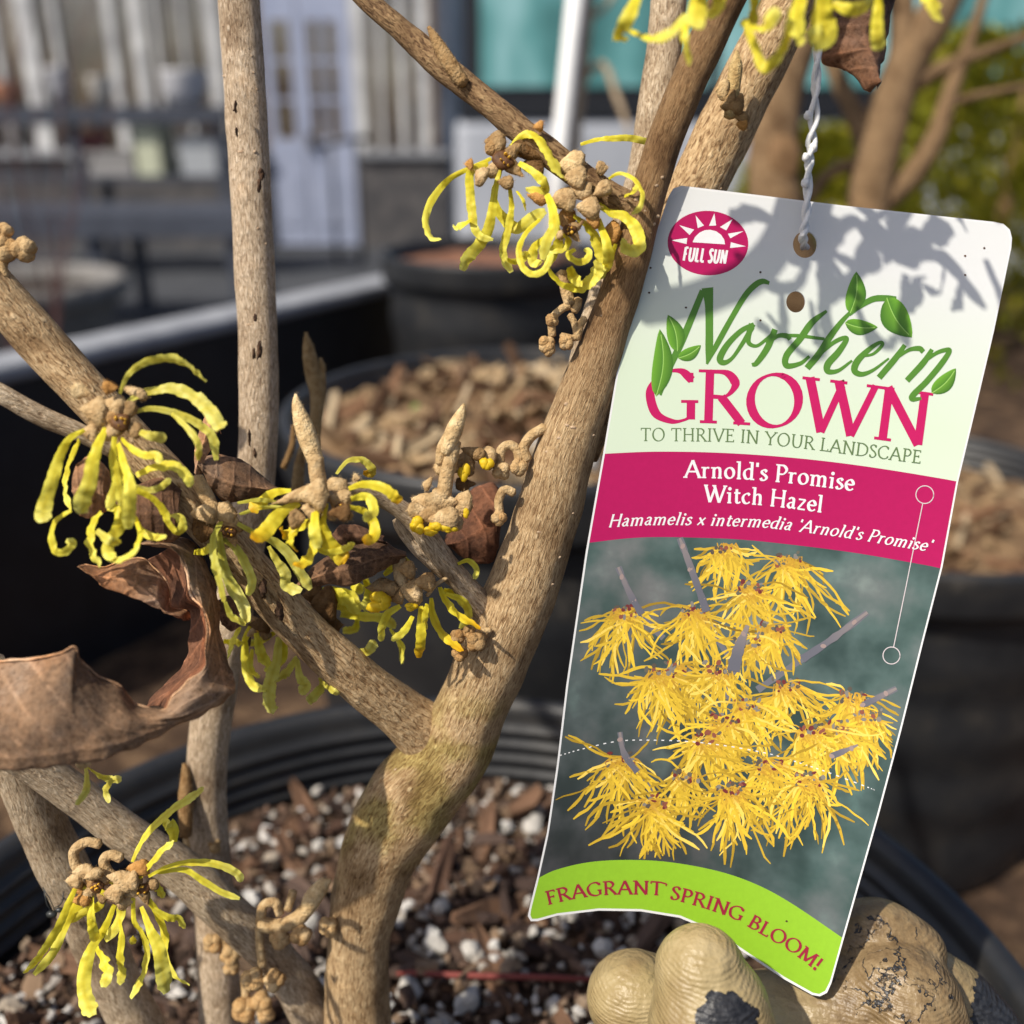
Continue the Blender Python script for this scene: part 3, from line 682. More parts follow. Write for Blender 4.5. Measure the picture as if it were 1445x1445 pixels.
px_tube('trunk', b3, M['bark3'], sh3, 18, 6, 0.05, 60, col=GB)
for s in ([(1262, 120, D3, 22), (1274, 60, D3, 19), (1268, -40, D3, 16)], [(1232, 215, D3, 20), (1205, 160, D3, 14), (1175, 90, D3, 12), (1150, 0, D3, 10)],
          [(1240, 290, D3, 18), (1285, 250, D3, 17), (1320, 195, D3, 15), (1345, 120, D3, 12), (1375, 40, D3, 8), (1398, -40, D3, 6)],
          [(1290, 118, D3, 14), (1340, 92, D3, 11), (1400, 70, D3, 8), (1480, 40, D3, 6)], [(1205, 230, D3, 9), (1165, 250, D3, 8), (1140, 285, D3, 8)],
          [(1330, 150, D3, 7), (1380, 135, D3, 6), (1460, 120, D3, 5)]):
    px_tube('branch', s, M['bark3'], sh3, 12, 5, 0.05, 60, col=GB)
px_tube('trunk', [(1240, 640, 0.69, 40), (1150, 470, 0.64, 42), (1098, 300, 0.60, 36), (1092, 215, 0.60, 35), (1105, 130, 0.60, 28), (1135, 40, 0.60, 25), (1165, -60, 0.60, 24), (1210, -230, .6, 16), (1240, -380, .6, 8)], M['bark3'], sh3, 20, 6, 0.07, 50, col=GB)
mb = MB(); blob(mb, P(1107, 222, 0.5845), RIGHT * 0.010, UP * 0.013, FWD * 0.004, 14, 10, 0.3, 120); mb.build('knot', M['bark3'], sh3)
# stake and its plant in the ribbed pot
M['stakep'] = plain('white_stake', (0.78, 0.78, 0.76), 0.45)
DS = 1.10
px_st = [(783, 360, DS + .02, 13), (790, 215, DS, 13), (806, 60, DS, 13), (818, -60, DS, 13)]
pts = [P(x, y, d) for x, y, d, r in px_st]
mb = MB(); tube(mb, pts, [r * DS / FPX for *_, r in px_st], 14); tag(mb.build('plant_stake', M['stakep'], None, origin=pts[0]), 'straight white stake standing in the ribbed pot', 'stake')
sp = thing('sapling', P(800, 362, DS + 0.03), 'thin tan sapling tied along the white stake', 'sapling')
px_tube('trunk', [(800, 368, DS + .03, 12), (808, 215, DS + .03, 11), (822, 60, DS + .03, 12), (832, -60, DS + .03, 10)], M['bark2'], sp, 10)
for s in ([(815, 120, DS + .03, 6), (850, 90, DS + .03, 5), (872, 140, DS + .03, 5), (890, 190, DS + .03, 3)], [(826, 30, DS + .03, 5), (862, 0, DS + .03, 4), (880, -60, DS + .03, 4)]):
    px_tube('branch', s, M['bark2'], sp, 8)
# ================================================================== WITCH HAZEL
wh = thing('witch_hazel', P(505, 1600, 0.25), 'witch hazel shrub with spidery yellow flowers on bare tan stems in a black pot', 'shrub')
def moss(q, t):
    """green algae film low on the trunk, browner young wood higher up"""
    v = q - CAM; py = CXY - v.dot(UP) / v.dot(FWD) * FPX
    a = max(0, min(1, 1.5 - abs(py - 1105) / 105))
    k = a * max(0, min(1, 0.50 + 1.7 * mnoise.noise(q * 130) + 0.6 * mnoise.noise(q * 420)))
    c = mix3((1, 1, 1), (0.70, 0.76, 0.42), min(.8, k))
    return mix3(c, (.60, .52, .45), max(0, min(1, (600 - py) / 160)))
tr_spec = [(496, 1640, .250, 56), (500, 1540, .243, 50), (504, 1445, .236, 48), (505, 1340, .231, 43), (516, 1270, .228, 50), (540, 1195, .225, 57), (585, 1120, .221, 63),
           (640, 1052, .217, 56), (672, 985, .213, 51), (708, 900, .208, 50), (744, 810, .205, 50), (775, 715, .202, 46), (800, 625, .199, 42), (826, 555, .197, 38)]
fork_a = [(852, 480, .195, 32), (885, 380, .192, 28), (913, 280, .190, 26), (945, 180, .188, 25), (985, 85, .186, 26), (1022, 10, .184, 25), (1070, -70, .180, 22), (1140, -150, .172, 18), (1230, -230, .165, 14)]
px_tube('trunk', tr_spec + fork_a, M['bark'], wh, 48, 9, 0.06, 70, 1.0, 0.08, moss)
fork_b = [(808, 590, .202, 24), (835, 480, .206, 24), (868, 370, .21, 23), (905, 260, .213, 24), (925, 150, .215, 25), (940, 40, .216, 25), (948, -60, .217, 25), (960, -220, .218, 22), (985, -420, .222, 17)]
px_tube('stem', fork_b, M['bark2'], wh, 24, 8, 0.04, 80, 3.0, 0.1)
fork_c = [(815, 640, .203, 30), (870, 500, .206, 36), (925, 380, .210, 38), (985, 262, .212, 40), (1040, 150, .212, 40), (1100, 30, .212, 39), (1150, -70, .212, 38), (1230, -230, .214, 32), (1300, -420, .22, 26)]
px_tube('stem', fork_c, M['bark'], wh, 32, 8, 0.05, 70, 4.0, 0.1)
px_tube('branch', [(675, 1085, .221, 26), (645, 1064, .2195, 42), (606, 1038, .2175, 43), (560, 1002, .2130, 36), (500, 955, .2070, 33), (420, 880, .2015, 31), (340, 790, .196, 30), (240, 680, .192, 29), (130, 562, .188, 31), (55, 480, .186, 33), (-10, 405, .184, 32), (-80, 330, .182, 32), (-220, 190, .18, 29), (-360, 20, .18, 24)], M['bark'], wh, 32, 8, 0.05, 80, 5.0, 0.12)
px_tube('stem', [(318, 1640, .262, 31), (312, 1445, .25, 29), (300, 1250, .243, 28), (291, 1110, .238, 28), (302, 990, .233, 28), (335, 830, .228, 27), (362, 660, .224, 27), (364, 500, .221, 27), (358, 350, .219, 28), (349, 180, .217, 29), (337, 0, .215, 29), (330, -70, .215, 29), (318, -240, .215, 26), (300, -460, .217, 22)], M['bark2'], wh, 32, 9, 0.04, 80, 6.0, 0.10, lambda q, t: (1.16, 1.16, 1.2))
px_tube('stem', [(285, 1640, .25, 36), (232, 1520, .24, 34), (170, 1400, .232, 33), (100, 1250, .222, 33), (50, 1140, .214, 34), (20, 1060, .208, 34), (-30, 940, .2, 34)], M['bark2'], wh, 32, 8, 0.05, 80, 7.0, 0.1)
px_tube('branch', [(500, 1590, .25, 34), (440, 1430, .238, 30), (390, 1355, .231, 28), (327, 1294, .225, 29), (261, 1232, .221, 29), (183, 1180, .216, 27), (78, 1100, .209, 26), (0, 1050, .203, 25)], M['bark2'], wh, 28, 8, 0.06, 80, 8.0, 0.2)
px_tube('twig', [(-60, 520, .178, 13), (0, 555, .180, 14), (60, 588, .182, 14), (112, 610, .184, 13), (160, 635, .187, 12)], M['bark2'], wh, 18, 8, 0.05, 150, 9.0)
px_tube('twig', [(740, 925, .212, 18), (708, 889, .2095, 22), (674, 847, .2035, 18), (640, 808, .1985, 16), (608, 765, .194, 16), (580, 730, .191, 14), (540, 704, .188, 13), (500, 692, .184, 12), (460, 700, .180, 9)], M['bark2'], wh, 22, 8, 0.08, 150, 10.0, .2)
px_tube('twig', [(650, 830, .2000, 8), (615, 800, .1975, 9), (590, 775, .196, 10), (566, 745, .195, 9), (558, 732, .195, 5)], M['bark2'], wh, 16, 8, 0.06, 150, 11.5)
px_tube('twig', [(250, -280, .204, 10), (340, -195, .200, 13), (440, -90, .196, 15), (515, -5, .194, 15), (570, 45, .193, 16), (625, 95, .192, 19), (680, 138, .191, 18), (730, 180, .190, 19), (800, 235, .190, 19), (850, 268, .190, 18), (905, 300, .190, 20)], M['bark3'], wh, 22, 8, 0.09, 150, 12.0, 0.3)

T1, T2, T3, T4 = tile(580, 160, 4.015), tile(30, 480, 4.25), tile(965, 0, 3.01), tile(480, 0, 3.01)
T6, T7, T5, T8 = tile(20, 1080, 3.96), tile(280, 640, 3.44), tile(380, 480, 3.01), tile(380, 380, 2.89)
TL_ = tile(0, 740, 4.015)

Y1, Y1t = (0.90, 0.82, 0.06), (0.96, 0.92, 0.22)          # bright yellow
Y2, Y2t = (0.78, 0.72, 0.13), (0.86, 0.82, 0.24)          # pale greenish yellow
Y3, Y3t = (0.88, 0.79, 0.06), (0.93, 0.55, 0.015)          # orange tipped
Y4, Y4t = (0.62, 0.60, 0.10), (0.80, 0.76, 0.22)
def petal(flower, pts, s, w0, w1=None, d=.185, dd=None, c0=Y1, c1=Y1t, roll=None, curl=0.16):
    """ribbon petal through tile pixels; dd = depth change along it; crinkled edge, slight cup, real thickness"""
    w1 = w0 if w1 is None else w1
    npt = len(pts); amp = rnd.uniform(-.004, .004)
    z0 = rnd.uniform(-.0015, .0015)
    if dd is None: dd = rnd.uniform(-.006, .006)
    spec = [(x, y, d + z0 + dd * i / max(1, npt - 1) + amp * math.sin(math.pi * i / max(1, npt - 1))) for i, (x, y) in enumerate(pts)]
    q = crom(spec, 10); n = len(q)
    C = [P(x, y, e) for x, y, e in q]
    roll0 = rnd.uniform(-.4, .4) if roll is None else roll
    roll1 = roll0 + rnd.choice((-1, 1)) * rnd.uniform(.2, 1.0)
    mb = MB(); rows = []; ph = rnd.uniform(0, 50)
    for i in range(n):
        t = i / (n - 1)
        T = (C[min(i + 1, n - 1)] - C[max(i - 1, 0)]).normalized()
        S = T.cross(FWD)
        if S.length < 1e-4: S = RIGHT.copy()
        S.normalize(); Nn = S.cross(T).normalized()
        a = lerp(roll0, roll1, t) + 0.25 * mnoise.noise(Vector((t * 6, ph, 1)))
        A = S * math.cos(a) + Nn * math.sin(a); B = Nn * math.cos(a) - S * math.sin(a)
        ww = lerp(w0, w1, t) / s * q[i][2] / FPX * 0.475
        ww *= (0.50 + 0.50 * min(1, t * 2.2)) * (1 - 0.55 * max(0, (t - .90) / .10))
        ww *= 1 + 0.16 * mnoise.noise(Vector((t * npt * 3.0, ph, 0)))
        cup = ww * curl; th = 0.00006
        e1 = ww * (.6 * mnoise.noise(Vector((t * npt * 1.8, ph, 7))) + .16 * mnoise.noise(Vector((t * npt * 7, ph, 3)))); e2 = ww * (.6 * mnoise.noise(Vector((t * npt * 1.8, ph, 17))) + .16 * mnoise.noise(Vector((t * npt * 7, ph, 13))))
        col = mix3(c0, c1, t ** (5.0 if c1 is Y3t else 2.0))
        cm = (col[0] * .90, col[1] * .86, col[2] * .6)
        us = (-1, -.5, 0, .5, 1)
        off = [B * (cup + e1), B * (cup * .25 + e1 * .3), B * 0, B * (cup * .25 + e2 * .3), B * (cup + e2)]
        off = [o_ + B * ww * (.26 * mnoise.noise((C[i] + A * ww * u) * 900 + Vector((ph, 0, 0))) + .14 * mnoise.noise((C[i] + A * ww * u) * 2300 + Vector((ph, 0, 0)))) for o_, u in zip(off, us)]
        cs = (col, col, cm, col, col)
        rows.append(([mb.vert(C[i] + A * ww * u + o_, c_) for u, o_, c_ in zip(us, off, cs)],
                     [mb.vert(C[i] + A * ww * u + o_ - B * th, c_) for u, o_, c_ in zip(us, off, cs)]))
    for i in range(n - 1):
        for k in range(4):
            (f0, b0), (f1, b1) = rows[i], rows[i + 1]
            mb.face((f0[k], f0[k + 1], f1[k + 1], f1[k])); mb.face((b0[k + 1], b0[k], b1[k], b1[k + 1]))
    return mb.build('petal', M['petal'], flower)
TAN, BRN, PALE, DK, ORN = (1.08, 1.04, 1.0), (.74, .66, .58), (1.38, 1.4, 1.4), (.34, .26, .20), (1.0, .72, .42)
def bract(mb, T, x, y, rx, ry, s, d, ang=0, col=TAN, dz=1.0):
    X, Yp = T(x, y); r1, r2 = rx / s * d / FPX * 1.12, ry / s * d / FPX * .95
    a = R(ang); ax = (RIGHT * math.cos(a) - UP * math.sin(a)); ay = (RIGHT * math.sin(a) + UP * math.cos(a))
    e = min((r1 + r2) * .30 * dz, .003); c0 = P(X, Yp, d)
    n, m = 14, 11; sv = Vector((x * .37, y * .11, d)); rows = []; sg = 1 if (int(x * 7 + y * 3) % 2) else -1
    for j in range(m + 1):
        t = -1 + 2 * j / m; pr_ = math.sqrt(max(0, 1 - t * t)) ** 1.1 * (1 - .55 * t * sg); row = []
        for k in range(n):
            a_ = 2 * math.pi * k / n
            q = ax * (r1 * t) + ay * (r2 * pr_ * math.cos(a_)) + FWD * (e * pr_ * math.sin(a_))
            f_ = 1 + .30 * mnoise.noise((c0 + q) * 420 + sv) + .16 * mnoise.noise((c0 + q) * 1300 + sv)
            row.append(mb.vert(c0 + q * f_ - FWD * e * .5 * t * t, tuple(v * (.85 + .35 * (t * sg * .5 + .5)) for v in col)))
        rows.append(row)
    for j in range(m):
        for k in range(n): mb.face((rows[j][k], rows[j][(k + 1) % n], rows[j + 1][(k + 1) % n], rows[j + 1][k]))
    hairs(mb, rows[0][0], rows[-1][-1], lambda i: c0, 110, .0004, tuple(v * 1.2 for v in col))
def flower(T, s, d, bracts, petals, cups=(), stalks=(), name='flower'):
    mb = MB()
    for b in bracts:
        x, y, rx, ry = b[:4]; bract(mb, T, x, y, rx, ry, s, d + (b[6] if len(b) > 6 else rnd.uniform(-.002, .002)), b[4] if len(b) > 4 else rnd.uniform(-40, 40), b[5] if len(b) > 5 else TAN)
    for (pts, w_) in stalks:
        q = crom([(*T(x, y), d + .001) for x, y in pts], 6)
        tube(mb, [P(*k) for k in q], [w_ / 2 / s * d / FPX] * len(q), 12, 0.08, 400, col=lambda q_, t: TAN, tipround=True)
    for (x, y, r) in cups:
        for k in range(4):
            a_ = k * 90 + 35 + x % 40
            bract(mb, T, x + r * 1.0 * math.cos(R(a_)), y + r * .9 * math.sin(R(a_)), r * .80, r * .55, s, d + .0006, a_, (BRN, TAN, (.9, .75, .6), BRN)[k])
    fl = mb.build(name, M['felt'], wh)
    for (x, y, r) in cups:
        X, Yp = T(x, y); mb = MB(); rr = r / s * d / FPX * .85
        blob(mb, P(X, Yp, d - .0002), RIGHT * rr, UP * rr * .85, FWD * rr * .4, 14, 9, .5, 500); mb.build('flower_cup', M['cup'], fl)
        mb = MB()
        for k in range(5):
            a = 2 * math.pi * k / 5 + rnd.uniform(0, 1); q_ = rnd.uniform(.15, .6); c = P(X, Yp, d - .0002 - rr * .38) + RIGHT * rr * q_ * math.cos(a) + UP * rr * q_ * math.sin(a)
            blob(mb, c, RIGHT * rr * rnd.uniform(.10, .2), UP * rr * rnd.uniform(.1, .2), FWD * rr * .3, 6, 5, .9, 900)
        mb.build('stamens', M['stamen'], fl)
    for p in petals:
        pts = [T(*k) for k in p[0]]; kw = p[3] if len(p) > 3 else {}
        petal(fl, pts, s, p[1], p[2], **{'d': d, **kw})
    return fl

# ---- two open flowers on the slanting twig
flower(T1, 4.015, .187, [(480, 170, 60, 62, 0, BRN), (400, 350, 38, 60, 30, TAN), (650, 215, 90, 45, 25, DK, .002), (690, 300, 60, 60, 0, DK, .003), (540, 390, 40, 40, 0, BRN), (330, 290, 22, 30, 0, ORN), (725, 75, 26, 34, 0, ORN)],
       [([(455, 255), (360, 300), (220, 370), (120, 490), (85, 600), (105, 690), (165, 718)], 40, 45), ([(440, 290), (340, 330), (335, 450), (345, 560), (360, 650), (400, 700), (465, 715)], 75, 35),
        ([(345, 600), (290, 635), (240, 650)], 30, 70), ([(500, 320), (480, 420), (460, 540), (440, 650), (390, 740), (330, 810), (290, 890)], 45, 85),
        ([(505, 330), (470, 430), (480, 530), (540, 610), (600, 650), (680, 600), (760, 550)], 55, 80), ([(560, 190), (640, 120), (720, 140), (790, 240), (830, 330), (870, 370)], 50, 95),
        ([(610, 280), (690, 330), (750, 390), (750, 440), (650, 430)], 60, 50), ([(560, 430), (570, 520), (560, 600), (545, 680), (520, 760), (530, 830), (570, 900)], 45, 55), ([(600, 440), (640, 500), (650, 550)], 28, 22)],
       [(530, 265, 75)])
flower(T1, 4.015, .186, [(720, 480, 60, 35, 15, ORN), (860, 490, 65, 70, 0, TAN), (870, 590, 55, 45, -30, ORN), (960, 440, 60, 50, 0, TAN), (1080, 440, 60, 40, -30, TAN), (1000, 540, 60, 60, 0, TAN), (1030, 600, 40, 50, 0, ORN), (910, 290, 65, 70, 0, PALE), (930, 370, 60, 60, 0, TAN), (1130, 680, 48, 70, 0, ORN, .003), (1085, 310, 32, 40, 0, TAN)],
       [([(770, 460), (800, 540), (810, 640), (770, 720), (745, 830)], 70, 60), ([(730, 600), (650, 680), (610, 780), (640, 880), (700, 910), (760, 880), (790, 800), (740, 820)], 45, 40), ([(760, 700), (700, 760), (690, 840), (740, 850)], 60, 60),
        ([(860, 690), (890, 720), (870, 760), (790, 790)], 45, 45), ([(760, 850), (830, 950), (930, 990), (1000, 960), (1050, 900), (1060, 840)], 45, 105), ([(920, 580), (990, 630), (1040, 700), (1080, 790), (1090, 880), (1050, 920)], 60, 90),
        ([(1060, 600), (1110, 740), (1120, 840), (1080, 890)], 70, 60), ([(930, 770), (890, 800), (940, 840), (990, 830), (1010, 790), (980, 770)], 45, 40), ([(1050, 510), (1130, 560), (1220, 590), (1280, 670), (1290, 760), (1230, 770), (1190, 720)], 70, 85, dict(dd=-.006)),
        ([(1120, 370), (1180, 340), (1260, 370), (1310, 450), (1300, 530), (1250, 570)], 30, 32, dict(dd=-.006)), ([(1210, 470), (1260, 440), (1285, 400)], 35, 30, dict(dd=-.004)), ([(900, 870), (920, 930), (960, 960)], 70, 60), ([(1160, 740), (1120, 850), (1080, 890)], 40, 35),
        ([(545, 830), (590, 840), (640, 820), (650, 780)], 45, 40), ([(960, 175), (1060, 148), (1150, 142), (1240, 140), (1360, 168), (1420, 200)], 36, 40, dict(d=.197, dd=.004, c0=Y1)), ([(820, 620), (840, 720), (800, 800), (770, 860)], 60, 70)],
       [(900, 660, 50)])
# ---- left flower
flower(T2, 4.25, .174, [(365, 310, 50, 45, 20, PALE), (530, 285, 42, 40, 0, ORN), (450, 420, 80, 90, 0, TAN), (560, 390, 70, 60, 0, TAN), (420, 560, 48, 60, 0, TAN), (680, 310, 75, 34, 20, TAN), (500, 500, 60, 70, 0, BRN)],
       [([(590, 320), (640, 210), (730, 140), (850, 110), (960, 130), (1040, 190), (1110, 250)], 40, 85, dict(c0=Y2, c1=Y2t)), ([(620, 390), (700, 330), (800, 300), (920, 290), (1040, 340), (1120, 410), (1180, 500), (1200, 530)], 60, 100, dict(c0=Y2, c1=Y2t, dd=-.004)),
        ([(680, 430), (780, 410), (900, 430), (1010, 470), (1090, 520), (1150, 590), (1170, 720)], 50, 60, dict(c0=Y2)), ([(900, 440), (990, 520), (1060, 620), (1060, 720)], 45, 40, dict(c0=Y2)),
        ([(690, 540), (770, 570), (870, 590)], 50, 72, dict(c0=Y2, c1=Y2t)), ([(380, 540), (290, 590), (230, 700), (190, 830), (150, 960), (130, 1040), (140, 1090)], 50, 105, dict(c0=Y1, c1=Y2t, dd=-.006)),
        ([(350, 600), (300, 690), (270, 800), (260, 900), (300, 1020)], 60, 50), ([(300, 1020), (220, 1070), (180, 1150), (200, 1260), (260, 1270), (310, 1220), (270, 1200)], 45, 55),
        ([(520, 500), (470, 600), (430, 720), (410, 850), (370, 960), (370, 1040)], 60, 115, dict(c1=Y2t, dd=-.006)), ([(560, 580), (550, 700), (570, 820), (600, 950), (610, 1030)], 60, 55), ([(580, 620), (620, 760), (650, 880), (650, 1000), (640, 1130)], 65, 85, dict(dd=-.003)),
        ([(600, 590), (660, 650), (740, 690), (810, 690), (830, 740)], 50, 50), ([(690, 810), (770, 770), (850, 750), (940, 760), (1000, 830), (1010, 880)], 80, 62), ([(670, 870), (760, 900), (840, 880), (895, 830)], 45, 40, dict(c0=Y2)),
        ([(690, 900), (790, 950), (850, 1030), (880, 1100), (930, 1160), (970, 1110), (940, 1050), (890, 1050)], 70, 50), ([(680, 1060), (720, 1140), (790, 1180), (870, 1180)], 50, 45), ([(480, 1030), (430, 1100), (410, 1190), (430, 1290), (480, 1350)], 60, 85),
        ([(520, 1000), (580, 1020), (590, 1110), (540, 1190), (520, 1270), (560, 1310)], 85, 70), ([(690, 1080), (710, 1170), (680, 1260), (610, 1310), (530, 1320)], 45, 40), ([(450, 1140), (520, 1200), (590, 1220)], 70, 60, dict(c0=Y2)), ([(590, 640), (600, 760), (560, 900), (520, 1010)], 55, 60)],
       [(600, 490, 80)])
# ---- pale hanging flower under the branch
flower(T7, 3.44, .187, [(40, 290, 60, 58, 0, TAN), (120, 290, 60, 52, 0, TAN), (30, 365, 52, 70, 0, DK), (150, 330, 45, 30, 0, TAN)],
       [([(110, 330), (70, 420), (80, 530), (100, 620), (120, 720)], 45, 50, dict(c0=Y4, c1=Y2)), ([(100, 380), (120, 530), (160, 640), (210, 720), (240, 820)], 55, 68, dict(c0=Y4, c1=Y2t)), ([(110, 410), (180, 460), (230, 540), (260, 620), (240, 690)], 50, 45, dict(c0=Y4)),
        ([(130, 720), (160, 790), (230, 830)], 40, 40, dict(c0=Y4)), ([(190, 340), (280, 390), (370, 430), (440, 490), (500, 590), (545, 660)], 40, 62, dict(c0=Y4, c1=Y2t)), ([(340, 450), (380, 520), (420, 580), (430, 640), (500, 670)], 45, 66, dict(c0=Y2, c1=Y2t)),
        ([(190, 240), (300, 225), (390, 240)], 25, 25, dict(c0=Y4)), ([(200, 295), (320, 262), (470, 270)], 28, 26, dict(c0=Y4)), ([(-20, 480), (40, 470), (60, 440)], 50, 30, dict(c0=Y1))],
       [(150, 380, 42)], [([(-10, 120), (30, 190), (70, 270)], 72)])
# ---- middle flower with orange tips
O = dict(c0=Y3, c1=Y3t)
flower(T7, 3.44, .179, [(470, 210, 92, 32, -18, TAN), (560, 200, 62, 68, 0, TAN), (650, 170, 70, 52, 0, TAN), (690, 210, 45, 35, 0, TAN), (550, 270, 48, 60, 0, TAN), (690, 290, 48, 42, 0, DK), (480, 315, 38, 50, 0, BRN), (765, 120, 16, 24, 0, PALE, .006)],
       [([(450, 180), (370, 190), (300, 240), (250, 275)], 40, 70, O), ([(490, 240), (400, 290), (330, 370), (265, 420)], 60, 85, O), ([(540, 330), (480, 360), (430, 385), (400, 380)], 70, 66, O), ([(470, 380), (440, 430), (470, 470)], 55, 55, O), ([(560, 340), (560, 440), (520, 520), (470, 545)], 55, 66, O),
        ([(620, 240), (600, 330), (620, 420), (680, 490), (720, 520)], 55, 95, O), ([(730, 260), (800, 280), (850, 340), (850, 400), (800, 430)], 45, 62, O), ([(740, 220), (820, 210), (850, 280), (800, 320)], 55, 50), ([(730, 170), (800, 150), (890, 165), (950, 210), (975, 240)], 45, 62, O),
        ([(670, 100), (720, 40), (790, 30), (840, 70), (840, 100), (800, 90)], 30, 55, dict(c0=Y2, c1=Y3t, d=.186)), ([(560, 440), (620, 480), (720, 460), (750, 430)], 40, 36), ([(570, 260), (560, 360), (580, 460)], 60, 60)],
       [(690, 270, 40)], [([(570, 20), (575, 90), (590, 160)], 78)])
# ---- opening bud cluster and its neighbours
YB = (0.92, .70, .03)
def yb(fl, T, x, y, rx, ry, s, d):
    mb = MB(); X, Yp = T(x, y); k = d / FPX / s
    for i in range(5):
        a = rnd.uniform(0, 6.28); blob(mb, P(X, Yp, d) + RIGHT * rx * k * .4 * math.cos(a) + UP * ry * k * .4 * math.sin(a), RIGHT * rx * k * .62, UP * ry * k * .62, FWD * rx * k * .5, 9, 7, .4, 900, YB, i + x)
    mb.build('petal', M['petal'], fl)
f5 = flower(T7, 3.44, .190, [(1090, 240, 62, 48, 20, TAN), (1180, 235, 75, 60, 0, TAN), (1060, 275, 40, 40, 0, TAN), (1280, 250, 50, 62, 0, TAN), (1190, 320, 66, 52, 0, TAN, -.002), (1130, 300, 50, 50, 0, BRN), (1240, 330, 40, 40, 0, TAN), (1110, 150, 22, 40, 20, TAN)], [], (), [([(1190, 215), (1205, 110), (1225, 20), (1240, -60)], 74)], 'flower_bud')
for b in ((1065, 350, 40, 48), (1180, 352, 58, 36), (1125, 378, 38, 24), (1300, 290, 18, 26), (1225, 372, 36, 26)): yb(f5, T7, *b, 3.44, .1878)
px_tube('winter_bud', [(628, 640, .190, 8), (640, 610, .190, 12), (649, 588, .190, 9), (655, 570, .190, 2)], M['felt'], wh, 12, 6, .05, 300, 1, 0, lambda q, t: PALE, True)
px_tube('winter_bud', [(620, 655, .191, 6), (624, 632, .191, 8), (628, 612, .191, 2)], M['felt'], wh, 10, 6, .05, 300, 1, 0, lambda q, t: TAN, True)
f5b = flower(T5, 3.01, .194, [(830, 520, 38, 52, 0, BRN), (870, 480, 50, 28, 20, BRN), (920, 500, 40, 50, 0, TAN), (835, 610, 40, 28, 0, DK), (720, 540, 22, 40, 0, TAN)], [], (), [([(790, 560), (830, 480), (900, 470)], 22)], 'flower_bud')
for b in ((828, 560, 28, 40), (925, 520, 30, 34)): yb(f5b, T5, *b, 3.01, .1925)
# ---- flower below the thin twig
f6 = flower(T7, 3.44, .196, [(890, 650, 72, 48, 0, BRN), (1030, 670, 58, 60, 0, TAN), (960, 690, 40, 40, 0, BRN), (1110, 620, 50, 45, 0, BRN), (1010, 560, 40, 40, 0, BRN)],
       [([(980, 740), (920, 780), (890, 850), (890, 910)], 45, 42), ([(1040, 790), (1000, 860), (940, 910)], 40, 38), ([(1080, 740), (1080, 820), (1080, 910), (1070, 990)], 46, 54, O), ([(1130, 700), (1140, 790), (1190, 880), (1280, 960)], 38, 52, O), ([(1170, 650), (1210, 730), (1270, 790), (1370, 850)], 45, 40, O),
        ([(1200, 680), (1290, 720), (1310, 790), (1270, 850)], 45, 40), ([(1260, 535), (1310, 520), (1350, 560), (1340, 610)], 28, 30), ([(950, 870), (990, 940), (985, 1020)], 30, 26, dict(d=.205)), ([(1110, 730), (1100, 800), (1110, 850)], 40, 40), ([(1190, 660), (1250, 690), (1330, 780)], 40, 40, dict(d=.2)),
        ([(900, 590), (930, 560), (920, 520)], 40, 30, dict(d=.2)), ([(1010, 600), (1020, 540), (1000, 510)], 36, 30, dict(d=.2))],
       (), [([(975, 510), (980, 570), (985, 640)], 70), ([(1110, 690), (1150, 640), (1210, 600)], 20)])
yb(f6, T7, 870, 720, 70, 52, 3.44, .1935); yb(f6, T7, 1035, 745, 34, 22, 3.44, .1935)
# ---- shaded flower behind the branch
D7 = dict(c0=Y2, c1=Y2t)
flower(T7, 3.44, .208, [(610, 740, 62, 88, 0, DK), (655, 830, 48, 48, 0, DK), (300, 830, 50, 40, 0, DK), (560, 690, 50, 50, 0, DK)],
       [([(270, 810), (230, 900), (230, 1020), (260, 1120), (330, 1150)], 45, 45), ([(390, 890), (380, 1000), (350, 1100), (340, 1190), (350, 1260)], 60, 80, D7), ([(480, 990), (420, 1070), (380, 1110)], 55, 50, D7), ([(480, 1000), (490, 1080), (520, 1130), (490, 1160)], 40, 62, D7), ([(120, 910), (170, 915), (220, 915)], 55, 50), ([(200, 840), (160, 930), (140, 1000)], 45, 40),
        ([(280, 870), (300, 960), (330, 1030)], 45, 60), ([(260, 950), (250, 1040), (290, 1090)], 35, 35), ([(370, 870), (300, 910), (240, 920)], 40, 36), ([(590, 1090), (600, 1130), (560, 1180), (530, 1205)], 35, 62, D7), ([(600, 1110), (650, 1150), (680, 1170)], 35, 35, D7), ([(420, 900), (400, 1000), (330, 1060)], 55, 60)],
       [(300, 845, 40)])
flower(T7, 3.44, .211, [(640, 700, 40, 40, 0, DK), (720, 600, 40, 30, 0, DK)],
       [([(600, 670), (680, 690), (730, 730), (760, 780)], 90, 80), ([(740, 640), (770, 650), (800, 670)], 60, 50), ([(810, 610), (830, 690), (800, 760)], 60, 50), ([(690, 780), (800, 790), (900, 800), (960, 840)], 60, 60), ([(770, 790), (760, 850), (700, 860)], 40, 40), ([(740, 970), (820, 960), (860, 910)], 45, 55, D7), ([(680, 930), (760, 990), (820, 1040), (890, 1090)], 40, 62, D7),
        ([(930, 850), (980, 930), (990, 1020)], 25, 25), ([(640, 660), (740, 700), (780, 770)], 70, 60), ([(620, 720), (700, 740), (760, 760)], 60, 60)], ())
